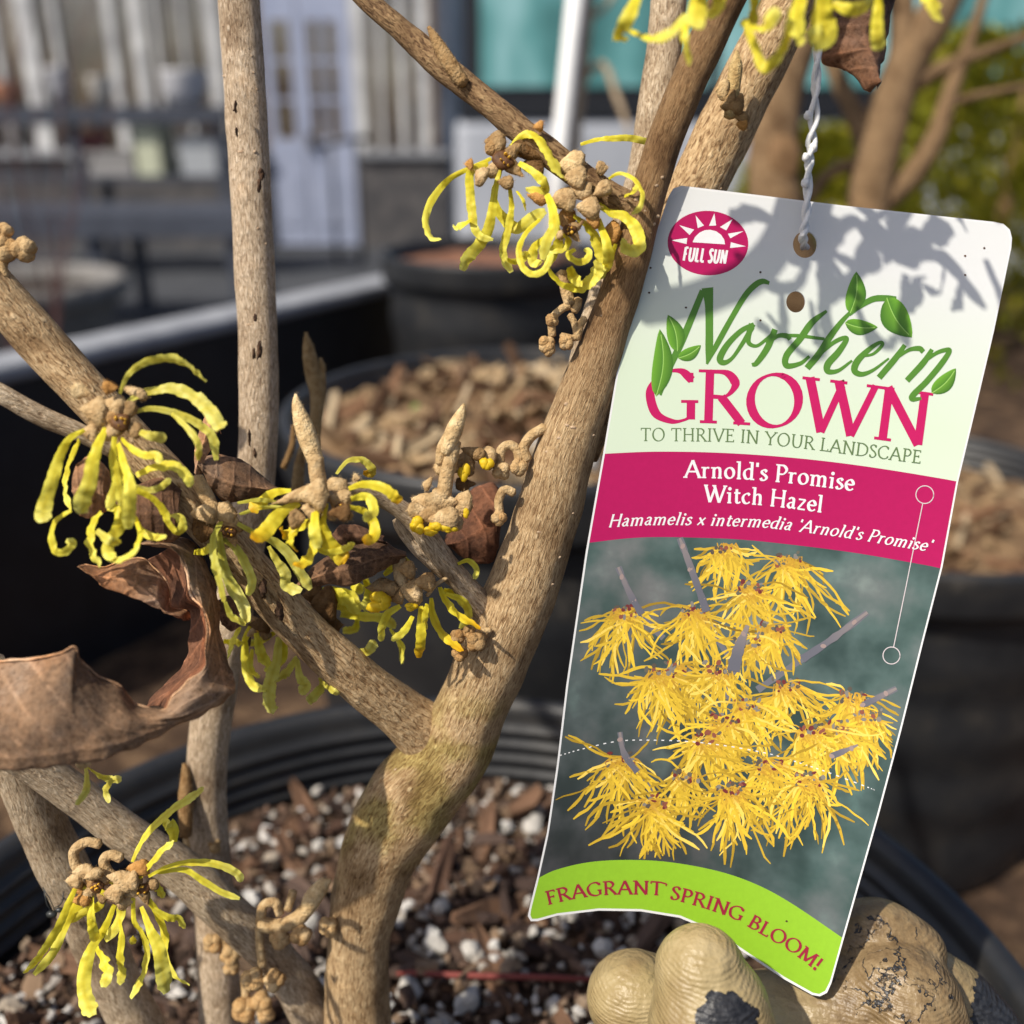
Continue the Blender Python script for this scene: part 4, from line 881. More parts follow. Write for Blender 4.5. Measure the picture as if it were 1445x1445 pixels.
# ---- bottom left pair
f8 = flower(T6, 3.96, .192, [(390, 590, 55, 40, 0, TAN), (340, 640, 38, 50, 0, TAN), (370, 690, 40, 40, 0, ORN), (600, 640, 75, 50, 20, TAN), (560, 710, 48, 60, 0, TAN), (625, 750, 45, 60, 0, TAN), (380, 750, 48, 40, 0, ORN), (700, 570, 55, 40, 0, ORN), (660, 650, 40, 60, 0, TAN), (440, 610, 50, 30, -20, TAN)],
       [([(340, 690), (300, 780), (260, 880), (190, 1000), (110, 1110), (60, 1160)], 55, 50), ([(400, 680), (330, 800), (270, 930), (210, 1060), (110, 1170)], 45, 55), ([(500, 700), (480, 780), (400, 820), (300, 880)], 55, 55), ([(480, 630), (560, 660), (600, 760), (580, 880), (510, 980)], 40, 62), ([(560, 780), (510, 900), (440, 1010), (400, 1120), (390, 1240), (410, 1330), (440, 1400)], 50, 95),
        ([(440, 720), (430, 850), (450, 960)], 50, 45), ([(460, 1020), (500, 1100), (520, 1160), (500, 1240)], 80, 60), ([(590, 860), (600, 960), (590, 1080), (600, 1150), (585, 1220)], 35, 66), ([(665, 740), (670, 870), (720, 950), (740, 1060), (710, 1190), (650, 1300)], 38, 50), ([(710, 790), (760, 920), (810, 1030), (830, 1150), (855, 1270)], 50, 100, dict(c1=Y2t)),
        ([(740, 740), (800, 830), (840, 950), (840, 1050), (890, 1170), (980, 1230)], 60, 34), ([(780, 800), (860, 850), (920, 860), (950, 910)], 45, 40), ([(660, 540), (700, 450), (770, 350), (880, 250), (1000, 170), (1060, 130)], 35, 62, dict(c1=Y2t)), ([(700, 630), (760, 550), (830, 470), (890, 430)], 40, 55), ([(890, 430), (890, 370), (860, 320), (850, 350)], 80, 60),
        ([(750, 620), (850, 570), (960, 545), (1080, 545), (1180, 570), (1250, 610), (1270, 650)], 35, 52, dict(c1=Y2t)), ([(800, 600), (950, 585), (1060, 650), (1160, 710), (1260, 745)], 40, 34), ([(780, 640), (810, 700), (830, 740)], 50, 45), ([(672, 960), (655, 1000)], 45, 40), ([(430, 700), (330, 830), (280, 900)], 50, 45), ([(420, 860), (440, 920), (460, 980)], 55, 60)],
       [(455, 680, 55), (712, 690, 55)], [([(480, 440), (400, 430), (335, 480), (345, 560), (410, 600)], 56), ([(600, 520), (545, 500), (500, 530), (530, 600), (600, 640)], 58)])
flower(T6, 3.96, .186, [(395, -10, 40, 30, 0, TAN)], [([(400, 0), (405, 90), (400, 150), (350, 220)], 35, 46, D7), ([(410, 10), (480, 60), (540, 80), (600, 75)], 30, 48, D7), ([(550, 80), (510, 140), (530, 210)], 48, 36, D7)])
# ---- flower hanging into the picture from above, close to the lens
TT = lambda x, y: (x, y)
B9 = dict(dd=0.002)
flower(TT, 1.0, .150, [(1120, -75, 26, 22, 0, TAN), (1150, -90, 28, 22, 0, TAN), (1090, -85, 24, 20, 0, BRN), (1060, -70, 24, 22, 0, TAN), (1200, -80, 26, 22, 0, TAN), (1135, -55, 24, 18, 0, BRN)],
       [([(905, -25), (893, 10), (878, 42), (876, 58)], 20, 24), ([(890, 44), (920, 54), (950, 44), (968, 20)], 14, 16), ([(990, -30), (985, 10), (980, 40)], 30, 28), ([(968, 20), (966, 55), (972, 92)], 14, 12), ([(1068, -20), (1062, 25), (1050, 40)], 24, 20), ([(1052, 30), (1065, 66), (1080, 96), (1104, 70), (1112, 46), (1114, 10)], 18, 16), ([(1056, 40), (1080, 36), (1098, 12)], 20, 20),
        ([(1140, -30), (1126, 15), (1126, 48), (1136, 60)], 26, 24), ([(1168, -30), (1160, 20), (1166, 48), (1140, 54)], 36, 34), ([(1175, 5), (1204, 14), (1232, 4)], 20, 18), ([(1242, -20), (1238, 25), (1238, 52), (1242, 70)], 18, 20), ([(1290, -30), (1315, 0), (1330, 30)], 20, 34), ([(1010, -40), (1015, 0), (1000, 26)], 24, 20),
        ([(1120, -60), (1180, -130), (1230, -110), (1260, -70)], 20, 26), ([(1100, -60), (1050, -120), (990, -100), (960, -60)], 20, 26), ([(1150, -60), (1210, -50), (1270, -20)], 22, 26), ([(1090, -60), (1040, -50), (1000, -30)], 22, 24), ([(1130, -80), (1140, -140), (1180, -180)], 20, 24), ([(1180, -60), (1230, -90), (1300, -80), (1330, -30)], 22, 26), ([(1100, -80), (1070, -150), (1020, -170)], 20, 24),
        ([(1070, -110), (1120, -120), (1170, -150), (1220, -160)], 26, 26)], [(1125, -60, 18)], [([(1120, -90), (1150, -130), (1180, -190)], 22)])

# ---- twig and flower just above the picture: they throw the broad shadow on the tag and trunk
px_tube('twig', [(1150, -158, .171, 14), (1000, -165, .156, 20), (860, -150, .144, 24), (700, -150, .139, 25), (540, -165, .136, 24)], M['bark2'], wh, 18, 7, .06, 150, 13.0, .15)
flower(TT, 1.0, .149, [(960, -110, 26, 20, 0, TAN), (990, -120, 26, 20, 0, TAN), (935, -115, 22, 20, 0, BRN)],
       [([(960, -100), (920, -60), (880, -40), (850, -30)], 20, 26), ([(980, -100), (1010, -60), (1040, -40)], 22, 26), ([(950, -100), (940, -60), (950, -30)], 22, 24), ([(990, -100), (1040, -100), (1080, -80)], 22, 26), ([(930, -110), (880, -110), (840, -90)], 22, 26), ([(970, -100), (985, -60), (975, -30)], 24, 26), ([(960, -120), (930, -160), (880, -180)], 22, 26), ([(985, -120), (1020, -160), (1060, -170)], 22, 26)], [(962, -95, 18)], [([(970, -110), (985, -140), (1000, -165)], 20)])
# ---- winter buds, felted capsules and curled stalks
def wbud(spec, col=PALE, name='winter_bud'):
    spec = [(x, y, d, r * .86) for x, y, d, r in spec]
    px_tube(name, spec, M['felt'], wh, 14, 7, .05, 300, rnd.random() * 9, 0, lambda q, t: col, True, 260)
wbud([(447, 655, .186, 12), (440, 635, .186, 15), (430, 605, .186, 16), (420, 575, .186, 10), (417, 556, .186, 2)])
wbud([(445, 640, .187, 9), (441, 620, .187, 12), (436, 595, .187, 4)], TAN)
wbud([(442, 650, .236, 9), (445, 600, .236, 10), (448, 560, .236, 12), (440, 520, .236, 13), (435, 490, .236, 9), (432, 470, .236, 2)], (.75, .7, .62))
wbud([(446, 600, .237, 7), (452, 560, .237, 8), (454, 520, .237, 6), (452, 505, .237, 2)], (.75, .7, .62))
wbud([(420, 700, .236, 10), (422, 660, .236, 9), (430, 620, .236, 5), (434, 600, .236, 2)], (.75, .7, .62))
wbud([(400, 660, .24, 5), (412, 630, .24, 5), (414, 600, .24, 3)], (.5, .42, .35), 'side_shoot')
wbud([(1030, 165, .199, 10), (1034, 130, .199, 11), (1038, 95, .199, 11), (1040, 72, .199, 3)], (1.1, 1.1, .95))
mb = MB()
for x, y, a, b, c in ((1018, 128, 9, 14, TAN), (1032, 150, 16, 12, BRN), (1045, 165, 9, 8, BRN), (1046, 176, 8, 8, ORN), (1028, 140, 10, 14, BRN), (1042, 142, 7, 10, BRN)): bract(mb, TT, x, y, a, b, 1, .1985, 0, c)
mb.build('bud_scar', M['felt'], wh)
wbud([(655, 118, .1885, 10), (636, 92, .1885, 13), (616, 58, .1885, 9), (605, 38, .1885, 3)], BRN)
def capsule(T, s, d, lobes, stalks=(), col=TAN):
    mb = MB()
    for (x, y, r) in lobes:
        for k in range(4):
            a = k * 1.571 + .5 + x; X, Yp = T(x, y); rr = r / s * d / FPX
            blob(mb, P(X, Yp, d) + RIGHT * rr * .38 * math.cos(a) + UP * rr * .38 * math.sin(a) - FWD * rr * .2 * (k % 2), RIGHT * rr * .66, UP * rr * .66, FWD * rr * .7, 9, 7, .15, 600, mix3(col, ORN, rnd.random() * .5), x + k)
    for pts, w_ in stalks:
        q = crom([(*T(x, y), d + .0005) for x, y in pts], 6); tube(mb, [P(*k) for k in q], [w_ / 2 / s * d / FPX] * len(q), 12, .08, 400, col=lambda q_, t: TAN, tipround=True)
    mb.build('bud_cluster', M['felt'], wh)
capsule(T1, 4.015, .192, [(770, 1310, 52), (880, 1300, 46), (800, 1170, 40), (780, 1340, 40)], [([(850, 900), (880, 1010), (900, 1080)], 66), ([(900, 1090), (850, 1110), (800, 1170), (800, 1260)], 46), ([(900, 1140), (930, 1200), (930, 1270), (850, 1260)], 40), ([(945, 1050), (940, 1090), (920, 1120)], 50), ([(985, 1160), (960, 1200), (940, 1280)], 44)])
capsule(T5, 3.01, .196, [(985, 555, 42), (1060, 540, 40), (975, 755, 36)], [([(980, 540), (985, 470), (1020, 445), (1055, 470), (1060, 530)], 42), ([(1170, 370), (1110, 410), (1080, 460), (1095, 510)], 46), ([(980, 740), (975, 680), (1000, 635), (1040, 650)], 38)])
capsule(T5, 3.01, .199, [(810, 1330, 36), (800, 1260, 34), (880, 1280, 46), (845, 1240, 28)], [([(940, 1230), (900, 1240), (870, 1270)], 26)], BRN)
capsule(tile(0, 0, 3.01), 3.01, .182, [(25, 1060, 58), (105, 1060, 56), (20, 985, 40)], [([(-30, 960), (10, 1000), (30, 1060)], 40), ([(20, 1180), (10, 1130), (20, 1100)], 40)])
capsule(tile(0, 965, 3.01), 3.01, .222, [(1190, 1080, 46), (1280, 1065, 48), (1395, 1030, 44), (1075, 1255, 52), (1165, 1255, 48)], [([(1100, 1020), (1180, 1030), (1260, 1000), (1300, 960)], 66), ([(1105, 1010), (1120, 940), (1170, 930), (1190, 980)], 40), ([(1100, 1040), (1105, 1120), (1115, 1200)], 36), ([(1220, 960), (1240, 900), (1245, 880)], 36)])
wbud([(432, 1290, .221, 9), (440, 1270, .221, 15), (455, 1250, .221, 12), (466, 1242, .221, 3)], PALE)
capsule(tile(0, 965, 3.01), 3.01, .238, [(905, 1100, 44), (980, 1150, 46), (985, 1200, 36), (905, 680, 40), (1110, 1350, 48), (1040, 1380, 56), (1130, 1400, 40)], [([(980, 1060), (950, 1080), (980, 1150)], 34), ([(830, 680), (840, 610), (880, 590), (910, 660)], 40), ([(800, 690), (790, 580), (770, 520)], 40), ([(1040, 1250), (1045, 1340)], 36)])
wbud([(262, 1180, .232, 10), (262, 1130, .232, 12), (262, 1095, .232, 8), (260, 1078, .232, 3)], (.6, .5, .42))

# lenticel warts on the main stems
def warts(spec, count, seedv, mat):
    rr = random.Random(seedv); q = crom(spec, 8); mb = MB()
    for k in range(count):
        x, y, d, r = q[rr.randrange(2, len(q) - 2)]; off = rr.uniform(-.8, .8)
        i = min(len(q) - 2, q.index((x, y, d, r))); tx, ty = q[i + 1][0] - x, q[i + 1][1] - y; L = math.hypot(tx, ty) or 1
        nx, ny = -ty / L, tx / L
        rw = r * d / FPX; c = P(x + nx * off * r, y + ny * off * r, d) - FWD * rw * math.sqrt(1 - off * off) * 0.95
        s_ = rr.uniform(.00014, .00042); blob(mb, c, RIGHT * s_ * 1.5, UP * s_, FWD * s_ * .7, 7, 5, .5, 2500)
    mb.build('lenticels', mat, wh)['kind'] = 'stuff'
M['wart'] = noise_mat('lenticel', [(0.3, (0.30, 0.19, 0.11)), (0.7, (0.56, 0.42, 0.28))], scale=900, rough=.9, bstr=.3)
warts([(364, 500, .221, 27), (358, 350, .219, 28), (349, 180, .217, 29), (337, 0, .215, 29)], 34, 1, M['wart'])
warts(tr_spec[8:], 46, 2, M['wart']); warts(tr_spec[3:8], 16, 3, M['wart'])
warts([(55, 480, .186, 33), (-10, 405, .184, 32), (-80, 330, .182, 32)], 10, 4, M['wart'])
warts(fork_a[:6], 14, 5, M['wart']); warts(fork_c[2:], 14, 6, M['wart'])
# dark cracks gnawed in the bark (recessed scars)
M['scar'] = noise_mat('bark_scar', [(0.3, (0.03, 0.016, 0.01)), (0.7, (0.12, 0.065, 0.035))], scale=700, rough=.95, bstr=.8, bdist=.0004)
mb = MB()
for x, y, d, rx, ry in ((369, 245, .2085, 5, 11), (366, 262, .2085, 4, 8), (360, 447, .2105, 4, 5), (366, 495, .2115, 5, 12), (358, 500, .2115, 3, 10), (352, 618, .2135, 3, 12), (360, 640, .214, 3, 8), (332, 152, .2085, 3, 9), (334, 185, .2085, 2, 7),
                        (372, 830, .1925, 7, 14), (395, 862, .193, 8, 13), (352, 905, .196, 3, 5), (108, 1345, .2245, 7, 9)):
    mb = MB(); blob(mb, P(x, y, d + .0003), RIGHT * rx * .7 * d / FPX, UP * ry * .9 * d / FPX, FWD * .0006, 12, 9, 1.1, 1400); mb.build('bark_scar', M['scar'], wh)

# ---- withered leaves
def loft(mb, A, B, n=60, m=14, bulge=.003, wav=.0012, col=None, seed=0.0, veins=7, edge=1.0, mid=.55, slope=1.3):
    """sheet between two edges given as (px,py,depth)"""
    n = int(n * 1.8); m = int(m * 1.5)
    def res(E):
        q = crom(E, 12); L = [0]
        for i in range(1, len(q)): L.append(L[-1] + math.hypot(q[i][0] - q[i - 1][0], q[i][1] - q[i - 1][1]))
        out = []
        for k in range(n + 1):
            t = L[-1] * k / n; i = 0
            while i < len(L) - 2 and L[i + 1] < t: i += 1
            f = (t - L[i]) / max(1e-9, L[i + 1] - L[i]); out.append(tuple(lerp(q[i][j], q[i + 1][j], f) for j in range(3)))
        return out
    a, b = res(A), res(B); rows = []
    for i in range(n + 1):
        row = []
        for j in range(m + 1):
            t = j / m; x, y, d = (lerp(a[i][k], b[i][k], t) for k in range(3))
            jag = (1 if j in (0, m) else 0) * edge
            p = P(x, y, d) - FWD * bulge * math.sin(math.pi * t)
            p += FWD * wav * .8 * (mnoise.noise(p * 55 + Vector((seed, 0, 0))) + .22 * mnoise.noise(p * 300 + Vector((0, seed, 0))))
            if jag: p += UP * .0007 * mnoise.noise(p * 300) + RIGHT * .0006 * mnoise.noise(p * 420)
            v = ((i / n) * veins + abs(t - mid) ** 1.25 * slope + .10 * mnoise.noise(Vector((i / n * 9, t * 3, seed)))) % 1.0; vein = max(0, 1 - abs(v - .5) / .075) * .8; vein = max(vein, max(0, 1 - abs(t - mid) / (.9 / m)))
            p -= FWD * (.00042 * vein + .00010 * math.sin(v * 6.283))
            c = col or (1, 1, 1); c = tuple(x_ * (1 + .85 * vein) for x_ in c)
            if j in (0, m): c = tuple(x_ * 1.5 for x_ in c)
            row.append(mb.vert(p, c))
        rows.append(row)
    for i in range(n):
        for j in range(m): mb.face((rows[i][j], rows[i][j + 1], rows[i + 1][j + 1], rows[i + 1][j]))
def finish(mb):
    o = mb.build('withered_leaf', M['dryleaf'], wh); s_ = o.modifiers.new('t', 'SOLIDIFY'); s_.thickness = .00012; return o
def L3(T, pts): return [(*T(x, y), d) for x, y, d in pts]
# large curled leaf: lit lower lobe + band sweeping up, inner face, tip lobe
mb = MB()
rim = [(-120, 770, .176), (0, 772, .174), (150, 765, .172), (330, 735, .170), (420, 697, .170), (450, 760, .171), (560, 860, .173), (680, 920, .175), (760, 1010, .176), (860, 1040, .175), (940, 1050, .174), (985, 970, .175), (1090, 870, .177), (1165, 800, .179), (1170, 710, .180), (1185, 590, .181), (1150, 480, .182), (1080, 390, .183), (1065, 290, .184), (1030, 190, .185), (980, 135, .186), (900, 120, .187), (860, 120, .188)]
out = [(-120, 1395, .168), (0, 1390, .167), (150, 1385, .166), (330, 1370, .166), (480, 1345, .167), (640, 1310, .168), (760, 1270, .170), (900, 1200, .172), (1050, 1125, .175), (1180, 1060, .178), (1300, 980, .181), (1340, 930, .183), (1310, 840, .186), (1275, 720, .188), (1250, 600, .190), (1240, 480, .191), (1225, 380, .192), (1200, 280, .193), (1160, 190, .193), (1110, 120, .193), (1030, 70, .193), (930, 70, .193), (840, 90, .193)]
loft(mb, L3(TL_, rim), L3(TL_, out), 130, 18, .004, .0016, (.86, .86, .84), 1, 12, 1.0, .86, 2.6)
inn = [(825, 1030, .190), (860, 970, .192), (950, 890, .194), (1040, 780, .195), (1075, 650, .196), (1080, 560, .196), (1075, 480, .196), (970, 470, .197), (960, 380, .197), (900, 270, .197), (830, 200, .197)]
rm2 = [(940, 1050, .1745), (985, 970, .1755), (1090, 870, .1775), (1165, 800, .1795), (1170, 710, .1805), (1185, 590, .1815), (1150, 480, .1825), (1080, 390, .1835), (1065, 290, .1845), (1030, 190, .1855), (960, 125, .1865)]
loft(mb, L3(TL_, inn), L3(TL_, rm2), 70, 10, -.002, .001, (.70, .50, .44), 2, 6)
loft(mb, L3(TL_, [(480, 225, .184), (600, 245, .186), (700, 200, .187), (810, 190, .188), (870, 245, .188), (940, 320, .188), (965, 390, .188), (970, 470, .188), (1060, 490, .188), (1075, 530, .189)]),
     L3(TL_, [(485, 235, .183), (530, 300, .182), (620, 375, .181), (720, 410, .181), (800, 435, .181), (870, 465, .182), (930, 490, .183), (980, 510, .184), (1030, 525, .186), (1072, 540, .188)]), 60, 12, .003, .0012, (.92, .86, .82), 3, 5)
def margin(mb, E, r=.00022):
    q = crom(E, 10); pts = [P(x, y, d - .0001) for x, y, d in q]; pts = [p + UP * .0004 * mnoise.noise(p * 330) + RIGHT * .0004 * mnoise.noise(p * 450) for p in pts]
    tube(mb, pts, [r * (1 + .4 * mnoise.noise(p * 500)) for p in pts], 6, col=lambda q_, t: (2.0, 1.9, 1.7))
margin(mb, L3(TL_, rim)); margin(mb, L3(TL_, [(480, 225, .184), (600, 245, .186), (700, 200, .187), (810, 190, .188), (870, 245, .188), (940, 320, .188), (965, 390, .188), (970, 470, .188), (1060, 490, .188)]), .00016)
finish(mb)
# leaf crumpled above the pale flower
mb = MB()
loft(mb, L3(T4 and tile(0, 480, 3.01), [(825, 560, .194), (830, 470, .194), (870, 310, .196), (900, 320, .196)]), L3(tile(0, 480, 3.01), [(850, 590, .195), (880, 500, .195), (935, 390, .196), (945, 400, .196)]), 24, 6, .001, .001, (1.25, 1.15, 1.1), 4, 3)
loft(mb, L3(tile(0, 480, 3.01), [(860, 500, .198), (930, 485, .200), (1000, 495, .201), (1060, 530, .202), (1120, 580, .203), (1190, 630, .204)]), L3(tile(0, 480, 3.01), [(870, 560, .196), (900, 640, .197), (950, 680, .198), (1020, 690, .199), (1100, 670, .201), (1195, 650, .203)]), 40, 12, .003, .0014, (.85, .8, .75), 5, 5)
finish(mb)
# brown leaf between the two middle flowers
mb = MB(); loft(mb, L3(T7, [(470, 640, .197), (560, 540, .196), (640, 480, .195), (740, 440, .195), (880, 430, .196), (1010, 480, .197)]), L3(T7, [(480, 660, .196), (580, 640, .193), (700, 640, .191), (800, 620, .191), (900, 560, .193), (1015, 500, .197)]), 46, 12, .003, .0012, (.7, .6, .52), 6, 6)
loft(mb, L3(T7, [(640, 400, .199), (700, 345, .199), (800, 350, .199), (900, 410, .198)]), L3(T7, [(640, 480, .198), (720, 450, .197), (820, 440, .197), (920, 440, .197)]), 24, 8, .002, .001, (.45, .36, .33), 7, 4); finish(mb)
# broad maroon brown leaf behind the bud cluster
mb = MB(); loft(mb, L3(T5, [(745, 850, .210), (800, 700, .212), (850, 640, .213), (940, 600, .214), (985, 640, .214)]), L3(T5, [(770, 880, .209), (830, 930, .209), (900, 945, .209), (960, 930, .209), (985, 800, .211)]), 40, 16, .004, .002, (.62, .42, .36), 8, 4); finish(mb)
# leaf hanging beside the string
mb = MB(); loft(mb, L3(T3, [(590, -120, .188), (600, 40, .188), (580, 250, .188), (660, 290, .188), (720, 330, .187), (760, 380, .186), (790, 395, .186)]), L3(T3, [(940, -120, .190), (915, -40, .190), (890, 30, .190), (870, 130, .190), (850, 220, .189), (830, 300, .188), (815, 380, .187)]), 44, 14, .004, .0014, (.62, .52, .50), 9, 5); finish(mb)
mb = MB(); loft(mb, L3(T2, [(330, 730, .180), (420, 690, .180), (500, 760, .181), (540, 880, .182), (600, 960, .183)]), L3(T2, [(360, 1050, .182), (420, 1060, .182), (500, 1040, .183), (560, 1020, .184), (640, 1040, .185)]), 30, 12, .003, .0014, (1.1, .95, .85), 10, 4)
loft(mb, L3(T2, [(690, 850, .187), (780, 830, .187), (880, 820, .188), (960, 900, .189)]), L3(T2, [(720, 1180, .185), (800, 1200, .185), (900, 1200, .186), (1000, 1150, .187)]), 30, 12, .003, .0014, (.6, .5, .45), 11, 4); finish(mb)
mb = MB(); loft(mb, L3(TL_, [(1240, 420, .2), (1300, 400, .2), (1360, 470, .2)]), L3(TL_, [(1260, 570, .2), (1320, 600, .2), (1370, 570, .2)]), 16, 8, .001, .001, (1.2, 1.05, 1.0), 12, 3); finish(mb)

# small fly resting on the lower stem
M['fly'] = plain('fly_body', (0.03, 0.032, 0.03), .35)
fl_ = thing('fly', P(75, 1288, .214), 'tiny dark fly resting on the lower left stem', 'insect')
mb = MB(); blob(mb, P(73, 1290, .2135), RIGHT * .0012, UP * .0008, FWD * .0008, 10, 8, .1, 900); blob(mb, P(84, 1284, .2135), RIGHT * .0009, UP * .0006, FWD * .0006, 10, 8, .1, 900); mb.build('body', M['fly'], fl_)
for pts in ([(73, 1286), (66, 1276), (62, 1256)], [(78, 1286), (70, 1268), (60, 1252)], [(82, 1280), (88, 1272), (90, 1258)], [(76, 1282), (86, 1276), (90, 1268)]):
    mb = MB(); tube(mb, [P(x, y, .2132) for x, y in pts], [.00012] * 3, 5); mb.build('leg', M['fly'], fl_)
# ================================================================== PLANT TAG
AX = Vector((-235, 1059)) / 1085.0; BX = Vector((1059, 235)) / 1085.0; TOPM = Vector((1190, 291))
def card_d(x, y):
    """distance of the curled card along the viewing axis at a photograph pixel"""
    p = Vector((x, y)) - TOPM; v = p.dot(AX) / 1085; u = (p.dot(BX)) / 228
    k = 0.0008 + 0.0052 * max(0, v) ** 1.7
    return 0.1905 + 0.0085 * v + k * (1 - min(1.3, u * u)) - 0.0010 * u
LAY = 0.000014
def CP(x, y, layer=0.0): return P(x, y, card_d(x, y) - layer * LAY)
tg = thing('plant_tag', CP(955, 1300), 'printed white, magenta and green plant tag hanging from a string', 'tag')
Ta, Tb, Tc, Te = tile(840, 250, 2.388), tile(740, 750, 2.19), tile(840, 280, 4.66), tile(1100, 360, 4.82)
outline = [(962, 262), (1060, 274), (1190, 290), (1300, 302), (1402, 313), (1416, 316), (1425, 324), (1428, 336), (1427, 350), (1402, 470), (1376, 580), (1352, 680), (1330, 800), (1303, 905), (1272, 1030), (1240, 1150), (1192, 1320), (1173, 1388), (1167, 1401), (1157, 1406), (1146, 1404), (1105, 1381), (1060, 1351), (1010, 1317), (959, 1295), (904, 1286), (845, 1285), (786, 1292), (758, 1300), (749, 1300), (745, 1293), (747, 1283),
           (758, 1239), (772, 1175), (786, 1079), (799, 969), (813, 873), (827, 777), (852, 635), (873, 510), (899, 405), (924, 334), (944, 276), (950, 266)]
def densify(poly, step=14):
    out = []
    for i in range(len(poly)):
        a, b = Vector(poly[i]), Vector(poly[(i + 1) % len(poly)]); k = max(1, int((b - a).length / step))
        out += [tuple(a.lerp(b, j / k)) for j in range(k)]
    return out
def pin(p, poly):
    c = False; j = len(poly) - 1
    for i in range(len(poly)):
        a, b = poly[i], poly[j]
        if (a[1] > p[1]) != (b[1] > p[1]) and p[0] < (b[0] - a[0]) * (p[1] - a[1]) / (b[1] - a[1]) + a[0]: c = not c
        j = i
    return c
def ell(cx, cy, rx, ry, n=28, rot=0): return [(cx + rx * math.cos(a) * math.cos(rot) - ry * math.sin(a) * math.sin(rot), cy + rx * math.cos(a) * math.sin(rot) + ry * math.sin(a) * math.cos(rot)) for a in [2 * math.pi * k / n for k in range(n)]]
HOLES = [ell(1136, 345, 17, 19), ell(1123, 426, 13.5, 15)]
def sheet(mb, poly, layer, colf=None, holes=True, step=14):
    """triangulated piece of the card surface"""
    poly = densify(poly, step); pts = [Vector(p) for p in poly]; loops = [list(range(len(poly)))]
    hs = [h for h in HOLES if holes and pin(h[0], poly)]
    for h in hs:
        b = len(pts); pts += [Vector(p) for p in h]; loops.append(list(range(b, b + len(h))))
    x0, x1 = min(p[0] for p in poly), max(p[0] for p in poly); y0, y1 = min(p[1] for p in poly), max(p[1] for p in poly)
    y = y0 + step / 2
    while y < y1:
        x = x0 + step / 2
        while x < x1:
            if pin((x, y), poly) and not any(pin((x, y), h) for h in hs): pts.append(Vector((x, y)))
            x += step
        y += step
    vv, ee, ff, *_ = delaunay_2d_cdt(pts, [], loops, 1, 1e-4)
    ids = [mb.vert(CP(v.x, v.y, layer), colf(v.x, v.y) if colf else None) for v in vv]
    for f in ff:
        c = sum((vv[k] for k in f), Vector((0, 0))) / len(f)
        if any(pin(c, h) for h in hs) or not pin(c, poly): continue
        mb.face([ids[k] for k in f][::-1])
    return vv, ff
M['card'] = noise_mat('card_white', [(0.3, (0.70, 0.70, 0.70)), (0.7, (0.74, 0.74, 0.73))], scale=200, rough=.38, bstr=0.05, bdist=.0002, spec=.35)
def ink(name, c, rough=.36): return noise_mat(name, [(0.3, tuple(x * .93 for x in c)), (0.7, c)], scale=900, rough=rough, bstr=0, spec=.35)
M['magenta'] = ink('magenta_ink', (0.42, 0.006, 0.092)); M['pink'] = ink('pink_ink', (0.50, 0.009, 0.105)); M['lime'] = ink('lime_ink', (0.265, 0.50, 0.028)); M['green'] = ink('green_ink', (0.085, 0.225, 0.028)); M['olive'] = ink('olive_ink', (0.12, 0.19, 0.075))
M['inkwhite'] = ink('white_ink', (0.76, 0.76, 0.76)); M['wine'] = ink('wine_ink', (0.30, 0.018, 0.045)); M['leafgreen'] = ink('leaf_green_ink', (0.12, 0.30, 0.02))
m, nt, nn, ll, bs = nodes('printed_colour')
va = N_(nt, 'ShaderNodeVertexColor', layer_name='Col'); ll.new(va.outputs[0], bs.inputs['Base Color']); bs.inputs['Roughness'].default_value = .36; bs.inputs['Specular IOR Level'].default_value = .35
M['print'] = m
m, nt, nn, ll, bs = nodes('printed_photo_ground')
co = coords(nt, 'Object'); n1 = N_(nt, 'ShaderNodeTexNoise', Scale=55, Detail=4); ll.new(co, n1.inputs[0]); n2 = N_(nt, 'ShaderNodeTexNoise', Scale=110, Detail=6); ll.new(co, n2.inputs[0])
va = N_(nt, 'ShaderNodeVertexColor', layer_name='Col')
c1 = ramp(nt, n1.outputs[0], [(.3, (.45, .50, .50)), (.5, (1, 1, 1)), (.68, (1.6, 1.15, 1.2))]); c2 = ramp(nt, n2.outputs[0], [(.35, (.7, .75, .72)), (.6, (1.15, 1.1, 1.1)), (.75, (1.6, 1.7, 1.6))])
ll.new(mixc(nt, mixc(nt, va.outputs[0], c1, 1, 'MULTIPLY'), c2, 1, 'MULTIPLY'), bs.inputs['Base Color']); bs.inputs['Roughness'].default_value = .36; bs.inputs['Specular IOR Level'].default_value = .35
M['photo'] = m

# the card itself: front, back and the cut edge all round
mb = MB(); vv, ff = sheet(mb, outline, 0)
nf = len(mb.v); TH = 0.0004
for i in range(nf): mb.vert(mb.v[i] + FWD * TH)
front = list(mb.f)
for f in front: mb.face([k + nf for k in f[::-1]])
ec = {}
for f in front:
    for a, b in zip(f, f[1:] + f[:1]):
        ec[(a, b)] = 1
for (a, b) in list(ec):
    if (b, a) not in ec: mb.face((b, a, a + nf, b + nf))
card = mb.build('card', M['card'], tg, False)

